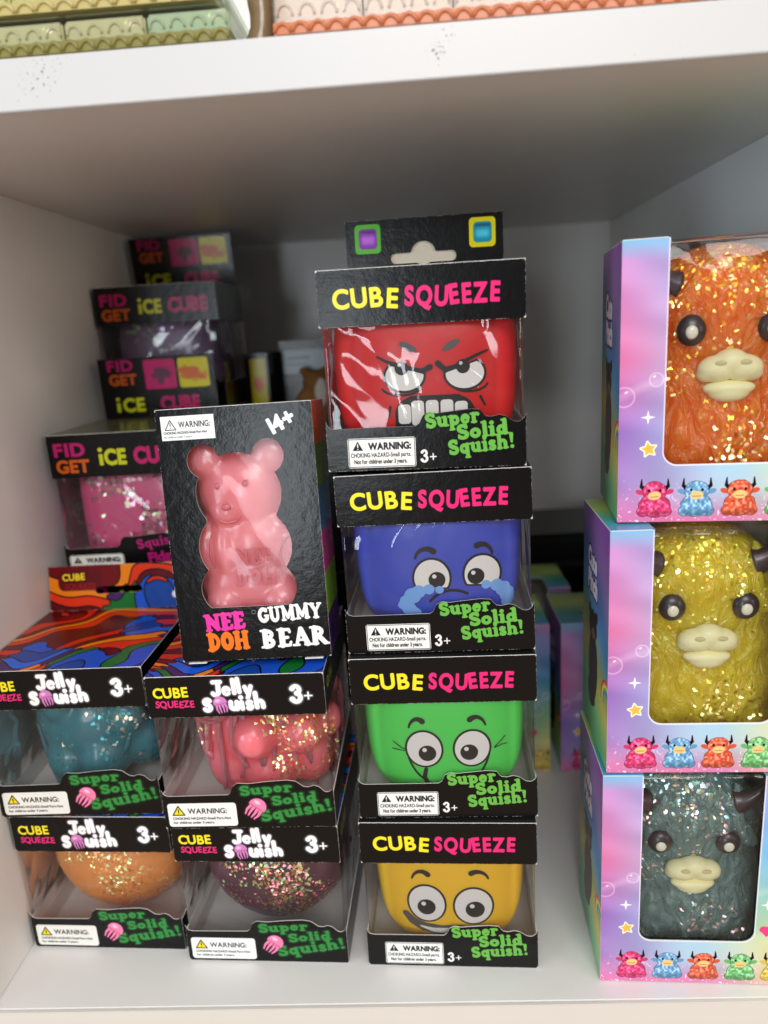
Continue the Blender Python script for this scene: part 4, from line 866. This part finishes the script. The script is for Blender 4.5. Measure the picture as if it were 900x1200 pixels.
def cow_toy(M, mat, label):
    def mk(k, fn):
        if k not in _cowm: _cowm[k] = fn()
        me = _cowm[k]
        return me
    rr = random.Random(9)
    def E(x, y, z, a, b, c_, nu=18, nv=12): return ellipsoid((x*1e-3, y*1e-3, z*1e-3), (a*1e-3, b*1e-3, c_*1e-3), nu, nv)
    def body():
        P_ = [E(0, 0, 32, 45, 28, 36, 36, 24), E(-26, -8, 14, 17, 18, 13), E(26, -8, 14, 17, 18, 13), E(0, 0, 77, 40, 27, 35, 36, 24), E(0, -2, 54, 40, 25, 26)]
        for i in range(84):     # locks of fur on brow and chest
            if i < 42:
                x = rr.uniform(-27, 27); z = 93+rr.uniform(-11, 13)-abs(x)*.3; y = -27*math.sqrt(max(.05, 1-(x/40)**2-((z-77)/35)**2)); a = (x)*.02
            else:
                x = rr.uniform(-34, 34); z = rr.uniform(10, 46); y = -28*math.sqrt(max(.05, 1-(x/45)**2-((z-32)/36)**2))*1.0; a = -x*.012
            L_ = rr.uniform(9, 15); pts = [Vector((x+math.sin(a)*L_*t_+rr.uniform(-.4, .4), y+.6-.9*math.sin(t_*3.1), z+L_*(.5-t_)))*1e-3 for t_ in (0, .33, .66, 1)]
            P_.append(tube(pts, [.0008, .0022, .0018, .0004], 7))
        return blob('body', P_, .00115, 2, .4)
    me = mk('body', body).copy(); me.materials.clear()
    root = link('squishy_cow_toy', me, None, [mat], True); root.matrix_world = M; tag(root, label, 'squishy toy', 'glittery cow squishies')
    for s_ in (-1, 1):
        def horn(s_=s_):
            pts = [Vector((s_*(23+11*t_+1*t_*t_), -17-5*t_, 95+4*t_+(9 if s_ else 0)*t_*t_))*1e-3 for t_ in [q/9 for q in range(10)]]; return pydata('horn', *tube(pts, [.0070*(1-.088*q)-.0002 for q in range(10)], 14))
        add(root, 'horn', mk('horn%d' % s_, horn), [M_horn], smooth=True)
        e_ = add(root, 'ear', mk('ear%d' % s_, lambda: pydata('ear', *E(s_*37, -6, 84, 8.5, 4, 5.5))), [mat], smooth=True) if False else link('ear', pydata('ear', *E(s_*36, -6, 84, 8.5, 4, 5.5)), root, [mat], True)
        ey = add(root, 'eye', mk('eye%d' % s_, lambda: pydata('eye', *E(s_*16.5, -25.4, 77, 6.2, 4.0, 6.4, 24, 16))), [M_darkeye], smooth=True)
        add(ey, 'pearl_dot', mk('dot%d' % s_, lambda: pydata('pearl_dot', *E(s_*16.5-.4, -28.5, 76.4, 2.7, 1.7, 2.9, 18, 12))), [M_pearl], smooth=True)
    def muz():
        return blob('muzzle', [E(-5.2, -26, 61.2, 8.6, 6.3, 5.6), E(5.2, -26, 61.2, 8.6, 6.3, 5.6), E(0, -26.4, 63.8, 7.4, 6.2, 5.4), E(-9, -25, 58.8, 5, 5, 3.2), E(9, -25, 58.8, 5, 5, 3.2)], .0008, 5)
    mz = add(root, 'muzzle', mk('mz', muz), [M_black_wh], smooth=True)
    add(root, 'lower_lip', mk('lip', lambda: blob('lower_lip', [E(0, -25.5, 53.2, 11.4, 5.6, 3.4), E(0, -25.5, 51.2, 8.8, 5.2, 4)], .0008, 4)), [M_black_wh], smooth=True)
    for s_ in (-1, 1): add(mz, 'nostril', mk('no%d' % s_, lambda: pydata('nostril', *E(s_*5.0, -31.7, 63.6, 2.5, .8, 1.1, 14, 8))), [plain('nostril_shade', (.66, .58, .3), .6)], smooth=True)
    return root
RB = [(1, .6, .1), (1, .9, .3), (1, .75, .1), (.7, 1, .3)]
COWS = [('E', .3234, .0241, -.1288, 2, jelly('orange_glitter_rubber', (1, .2, .02), .8, [(1, .5, .05), (1, .8, .15), (1, .65, .1), (1, .9, .5)], 640, .75, 1, .04, bright=1.25, spk=.36, spots=((0, -.025, .094, .032), (.004, -.028, .034, .027))), .045, 12, 'orange', 'topmost'),
        ('F', .3178, .0141, -.045, 1, jelly('yellow_glitter_rubber', (.74, .56, .03), .8, [(1, .8, .1), (.8, 1, .2), (1, .6, .1), (1, .95, .4)], 640, .75, 1, .03, bright=1.25, spk=.36, spots=((0, -.025, .094, .032), (.004, -.028, .034, .027))), .047, 4, 'yellow', 'middle'),
        ('G', .3160, .0130, -.05, 0, jelly('teal_grey_glitter_rubber', (.16, .25, .24), .8, [(.5, 1, .8), (1, .85, .5), (.6, .9, 1), (1, .6, .6)], 640, .75, 1, .0, bright=1.25, spk=.36, spots=((0, -.025, .094, .032), (.004, -.028, .034, .027))), .049, -7, 'dark teal', 'bottom')]
for n_, x, y, a, lev, mat, cx, dz, colr, pos in COWS:
    M = place(x, y, lev*(chh+.0002)+.0002, a)
    cow_box(M, '%s rainbow box in the right stack, holding the %s cow' % (pos, colr), 'cow boxes stacked on the right')
    cow_toy(M @ Matrix.Translation((.0465, .0325, .0016)) @ Matrix.Diagonal((.98, .9, 1.0+.004*dz, 1)), mat, '%s glittery cow squishy with cream muzzle, in the %s right box' % (colr, pos))

# ------------------------------------------------------------------ fidget ice cube boxes
def fid(c, x, y, s, big=False):
    c.text('FID', x, y+5.6*s, 6.2*s, (.72, .1, .42), bold=.35*s, sxk=1.15, sp=.06, out=((.3, .02, .15), .3)); c.text('GET', x+.6, y-2.2*s, 6.0*s, (.8, .36, .08), bold=.35*s, sxk=1.02, sp=.02, out=((.35, .1, .02), .3))
c = Canvas(90, 27, 6, BLK); fid(c, 3.2, 6.4, 1.32)
c.fill(np.minimum(rrect(c.X, c.Y, 31.8, 7, 34.4, 14.2, .4), ell(c.X, c.Y, 33.1, 16.8, 1.5, 1.4)), (.78, .8, .12)); c.text('CE', 35.2, 7.5, 9.6, (.78, .8, .12), bold=.6, sxk=.85); c.text('CUBE', 54, 7.5, 10, (.74, .12, .4), bold=.7, sxk=.82)
M_fidhead = printed('fidget_header_print', c)
c = Canvas(84, 43, 6, BLK); fid(c, 6, 27, 1.25)
c.fill(rrect(c.X, c.Y, 33, 20, 56, 41, 2), (.78, .1, .42)); c.fill(rrect(c.X, c.Y, 58, 20, 80, 41, 2), (.88, .84, .1))
c.fill(ell(c.X, c.Y, 45, 30, 6, 5, 20)+(noise2(c.X, c.Y, 3, 2)-.5)*4, (.3, .25, .28), soft=2, op=.8); c.fill(ell(c.X, c.Y, 68, 30, 9, 4.5, -12)+(noise2(c.X, c.Y, 3, 4)-.5)*4, (.85, .35, .25), soft=2, op=.8)
c.fill(np.minimum(rrect(c.X, c.Y, 9.5, 4.6, 12.2, 11.4, .4), ell(c.X, c.Y, 10.85, 14, 1.5, 1.4)), (.78, .8, .12)); c.text('CE', 14, 5, 9.6, (.78, .8, .12), bold=.6, sxk=1); c.text('CUBE', 42, 5, 9.6, (.74, .12, .4), bold=.7, sxk=.85)
M_fidtab = printed('fidget_tab_print', c)
c = Canvas(90, 28.5, 6, BLK); c.text('Squishy', 48, 17, 6.4, (.7, .12, .45), font='serif', ang=8, sxk=1.05); c.text('Fidget', 54, 8, 6.4, (.7, .12, .45), font='sans', bold=.5, ang=6)
M_fidlow = printed('fidget_lower_print', c)
c = Canvas(88, 27, 5, BLK); c.text('iCE', 40, 8, 9, (.4, .42, .1), bold=.5); M_fidside = printed('fidget_side_print', c)
c = Canvas(90, 88, 4, (.35, .36, .26)); c.a += (noise2(c.X, c.Y, 9, 5)[..., None]-.5)*.1
M_fidtop = printed('fidget_top_print', c, .2)
FM = dict(head=M_fidhead, low=M_fidlow, sidehead=M_fidside, side=M_black, top=M_fidtop, tab=M_fidtab, warn=M_warn)
HF = .0936
def rounded_cube(a, b_, c_, p_=6):
    V, Fc = ellipsoid((0, 0, 0), (1, 1, 1), 40, 26); V2 = []
    for x, y, z in V:
        k_ = (abs(x)**p_+abs(y)**p_+abs(z)**p_)**(1/p_); V2.append((x/k_*a, y/k_*b_, (z/k_+1)*c_))
    return pydata('body', V2, Fc)
M_pinkice = jelly('pink_ice_rubber', (.62, .08, .22), .7, [(.5, 1, .8), (1, .8, .9), (.7, 1, .6), (1, .6, .8)], 300, sss=.5, dens=.2)
M_purpice = jelly('purple_ice_rubber', (.2, .12, .25), .5, [(.4, 1, .5), (.8, .7, 1), (.5, .8, .6), (.6, .5, .8)], 300, sss=.4, dens=.0)
for (x, y, lev, a, mat, lab, labt, tb) in ((.0505, .145, 2, 0, M_pinkice, 'fidget ice cube box with pink glitter cube, behind the rainbow swirl tab', 'pink glitter ice cube squishy by the left wall', True),
                                 (.0505, .145, 1, 0, M_purpice, 'fidget ice cube box hidden under the pink ice cube box', 'ice cube squishy low in the front left pile', False),
                                 (.0505, .145, 0, 0, M_purpice, 'lowest fidget ice cube box standing on the shelf behind the jelly boxes', 'ice cube squishy lowest in the front left pile', False),
                                 (.0492, .252, 3, .02, M_purpice, 'highest fidget ice cube box with dim purple cube, near the shelf above', 'dim purple ice cube squishy in the highest box', True),
                                 (.0492, .252, 2, .0, M_purpice, 'fidget ice cube box directly under the highest one, in the back left', 'ice cube squishy right under the highest ice cube box', False),
                                 (.0492, .252, 1, .0, M_purpice, 'fidget ice cube box second from the shelf floor in the back left', 'ice cube squishy second from the floor in the back', False),
                                 (.0492, .252, 0, .0, M_purpice, 'fidget ice cube box on the shelf floor in the back left', 'ice cube squishy on the shelf floor in the back', False)):
    M = place(x, y, lev*(HF+.0002)+.0002, a); bx = window_box('window_gift_box', 'fidget', .088 if 0 else .09, HF, .088, FM, headh=.027, tabh=.043); bx.matrix_world = M
    tag(bx, lab, 'toy box', 'fidget ice cube boxes at the back left')
    for ch in list(bx.children):
        if ch.name.startswith('hang_tab'):
            if not tb: ch.matrix_local = Matrix.Translation((-.042, .0886, HF-.002)) @ Matrix.Rotation(R(180), 4, 'X') @ Matrix.Translation((0, 0, .001))
            else: ch.matrix_local = FRONT(-.041, .084, HF-.0004) @ Matrix.Rotation(R(2 if lev == 2 else 8), 4, 'X')
    ty = link('ice_cube_toy', rounded_cube(.038, .036, .037), None, [mat], True); ty.matrix_world = M @ Matrix.Translation((0, .044, .0016)); tag(ty, labt, 'squishy toy', 'ice cube squishies')

# ------------------------------------------------------------------ dim stock at the back of the compartment
def stock_box(name, label, x, y, z, w, d, h, print_, a=0, group=None, extra=None):
    root = empty(name, place(x, y, z, a)); tag(root, label, 'toy box', group)
    add(root, 'front_panel', card('front_panel', w, h), [print_, M_white, M_rim], FRONT(0, 0, 0))
    add(root, 'side_panel', card('side_panel', d-.001, h), [M_black, M_white, M_rim], RIGHT(w, .0005, 0)); add(root, 'side_panel', card('side_panel', d-.001, h), [M_black, M_white, M_rim], LEFT(0, d-.0005, 0))
    add(root, 'back_panel', card('back_panel', w-.001, h), [M_black, M_white, M_rim], BACK(w-.0005, d, 0)); add(root, 'top_flap', card('top_flap', w-.001, d-.001), [M_black, M_white, M_rim], TOP(.0005, .0005, h))
    return root
c = Canvas(19.5, 90, 5, BLK)
c.fill(rrect(c.X, c.Y, 4.5, 40, 17.5, 86, 2), (.8, .74, .1)); c.fill(ell(c.X, c.Y, 11, 65, 4, 6), (.85, .4, .15), soft=2); 
stock_box('dark_toy_box', 'dark box with yellow picture panel just right of the purple ice cube box', .0975, .305, .2305, .0195, .06, .090, printed('yellow_picture_print', c), group='dim boxes at the back')
c = Canvas(70, 115, 4, BLK); stock_box('dark_toy_box', 'plain dark box holding up the one with the yellow picture', .0975, .305, .1152, .0195, .06, .115, M_black, group='dim boxes at the back')
stock_box('dark_toy_box', 'dark box on the shelf floor under two other dim boxes', .0975, .305, .0, .0195, .06, .115, M_black, group='dim boxes at the back')
c = Canvas(72, 78, 5, BLK); c.fill(rrect(c.X, c.Y, 2, 50, 66, 70, 1), (.6, .66, .7)); c.fill(rrect(c.X, c.Y, 6, 62, 26, 64.5, 0), (.35, .35, .4)); c.fill(rrect(c.X, c.Y, 6, 57, 22, 58.6, 0), (.4, .4, .45))
br = stock_box('black_label_box', 'black box with pale label and furry brown toy, between bear box and red box', .1205, .345, .2506, .072, .055, .078, printed('pale_label_print', c), group='dim boxes at the back')
fur = link('brown_furry_toy', blob('body', [ellipsoid((0, 0, .02), (.017, .012, .02)), ellipsoid((.004, -.002, .042), (.012, .010, .011)), ellipsoid((-.006, 0, .052), (.004, .004, .004)), ellipsoid((.013, 0, .052), (.004, .004, .004))], .002, 3), None, [plain('brown_fur', (.3, .13, .035), .9, 350, 1, .002)], True)
fur.matrix_world = place(.148, .333, .2508, .2); tag(fur, 'small blurred brown furry toy in front of the pale label', 'squishy toy')
pale = link('white_belly', pydata('white_belly', *ellipsoid((.007, -.010, .034), (.006, .004, .012))), fur, [plain('white_fur', (.7, .66, .6), .9)], True)
for i, (hh, z0) in enumerate(((.125, 0), (.125, .1252))):
    stock_box('dark_toy_box', ('plain dark box standing on the shelf floor behind the cube stack', 'plain dark box directly beneath the pale label box')[i], .1205, .318, z0, .09, .09, hh, M_black, group='dim boxes at the back')
# cow boxes in the gap
cow_box(place(.2312, .194, .0002), 'back cow box straight behind the cube squeeze stack', 'cow boxes at the back')
cow_box(place(.3325, .194, .0002), 'back cow box in the gap directly behind the right stack', 'cow boxes at the back')
cow_box(place(.262, .268, .0002), 'second row back cow box, its lid seen over the front one', 'cow boxes at the back')
c = Canvas(120, 70, 4, (.02, .02, .022)); c.fill(rrect(c.X, c.Y, 0, 38, 120, 44), (.16, .16, .17)); c.fill(rrect(c.X, c.Y, 0, 62, 120, 64), (.1, .1, .1))
M_stripe = printed('grey_stripe_print', c, .4)
stock_box('black_stripe_box', 'long black box with a dull grey stripe, uppermost behind the gap', .262, .345, .0722, .15, .09, .072, M_stripe, group='black boxes behind the gap')
stock_box('black_stripe_box', 'long black box on the shelf floor below the striped one', .262, .345, .0, .15, .09, .072, M_stripe, group='black boxes behind the gap')

# ------------------------------------------------------------------ clear trays on the upper shelf
def tray(x0, x1, y0, y1, z0, h, colf, label, base_col, n, tint=None):
    root = empty('clear_toy_tray', Matrix.Translation((x0, y0, z0))); tag(root, label, 'toy tray', 'clear trays on the upper shelf'); w, d = x1-x0, y1-y0
    for nm, bb in (('front_wall', (0, 0, .001, w, .0012, h)), ('side_wall', (0, .0014, .001, .0012, d, h)), ('side_wall', (w-.0012, .0014, .001, w, d, h)), ('lid', (.0001, .0001, h+.0002, w-.0001, d, h+.0014))):
        add(root, nm, box_mesh(nm, *bb, bev=.0003), [M_acryl])
    mb = plain('tray_base', base_col, .4, coat=.3)
    add(root, 'base', box_mesh('base', .0003, .0016, .0002, w-.0003, d-.0003, .0022, bev=.0004), [mb])
    step = w/n; V, Fc = [], []
    for i in range(n):       # scalloped skirt
        pts = [(.04, 0), (.14, .5), (.32, .85), (.5, .95), (.68, .85), (.86, .5), (.96, 0)]
        v, f = tube([Vector(((i+a_)*step, -.0011, .0008+b__*.0030)) for a_, b__ in pts], .0008, 6); V, Fc = merge([(V, Fc), (v, f)])
    q = len(V); V += [(0, -.0010, .0001), (w, -.0010, .0001), (w, -.0010, .0040), (0, -.0010, .0040)]; Fc += [(q, q+1, q+2, q+3)]
    add(root, 'scalloped_skirt', pydata('scalloped_skirt', V, Fc), [mb], smooth=True)
    pal = {}
    nb = n//5; sw = w/nb; ph = h-.0052; padm = None
    for i in range(nb):
        col = colf(i/nb); key = tuple(col)
        if key not in pal: pal[key] = jelly('glitter_pad', col, .35, [(1, .9, .7), (.8, 1, .8), (1, .8, .8), (1, 1, .6)], 600, sss=.3, dens=.0)
        if padm is None:
            bm_ = box_mesh('pad', .0004, .002, .0, sw-.0004, .07, ph, bev=.0009); padm = bm_
            V, Fc = [], []
            for q in range(4):
                pts = [(q+.5+.34*math.cos(R(a_)))*sw/4 for a_ in range(0, 181, 20)]
                v, f = tube([Vector((x_, .0019, ph*.30+ph*.42*math.sin(R(a_)))) for x_, a_ in zip(pts, range(0, 181, 20))], .00055, 6); V, Fc = merge([(V, Fc), (v, f)])
            archm = pydata('embossed_arch', V, Fc)
        m2_ = padm.copy(); pd = add(root, 'pad', m2_, [pal[key]], Matrix.Translation((i*sw, .0005, .0044)), False)
        add(pd, 'embossed_arch', archm.copy(), [pal[key]], smooth=True)
    return root
yz = HC+TH+.0004
tray(-.02, .1727, .0125, .10, yz, .0128, lambda u: (.72, .45, .3) if u < .47 else ((.68, .6, .33) if u < .78 else (.5, .6, .38)), 'clear tray with olive scalloped base, at the left end of the upper shelf', (.22, .2, .04), 30)
tray(-.03, .168, .0142, .10, yz+.0146, .0125, lambda u: (.8, .72, .3) if u < .7 else (.5, .55, .25), 'clear tray of yellow pads lying on the olive tray', (.5, .42, .15), 26)
tray(.1895, .392, .0125, .10, yz, .0145, lambda u: (.78, .5, .42), 'clear tray of pinkish pads with orange scalloped base', (.55, .16, .05), 30)
tray(.1905, .392, .0135, .10, yz+.0164, .0145, lambda u: (.65, .4, .3), 'clear tray stacked on the orange based tray', (.4, .2, .08), 28)
V, Fc = tube([Vector((.1790+.003*math.sin(t_*5), .035+.004*t_, yz+.001+.05*t_)) for t_ in [q/10 for q in range(11)]], [.0055, .006, .005, .0052, .0056, .005, .0046, .005, .0055, .005, .004], 10)
tag(link('brown_pouch', pydata('brown_pouch', V, Fc), None, [plain('brown_plastic', (.25, .16, .08), .3, 200, .6, .001, coat=.5)], True), 'crumpled brown pouch squeezed between the two clear trays', 'pouch')
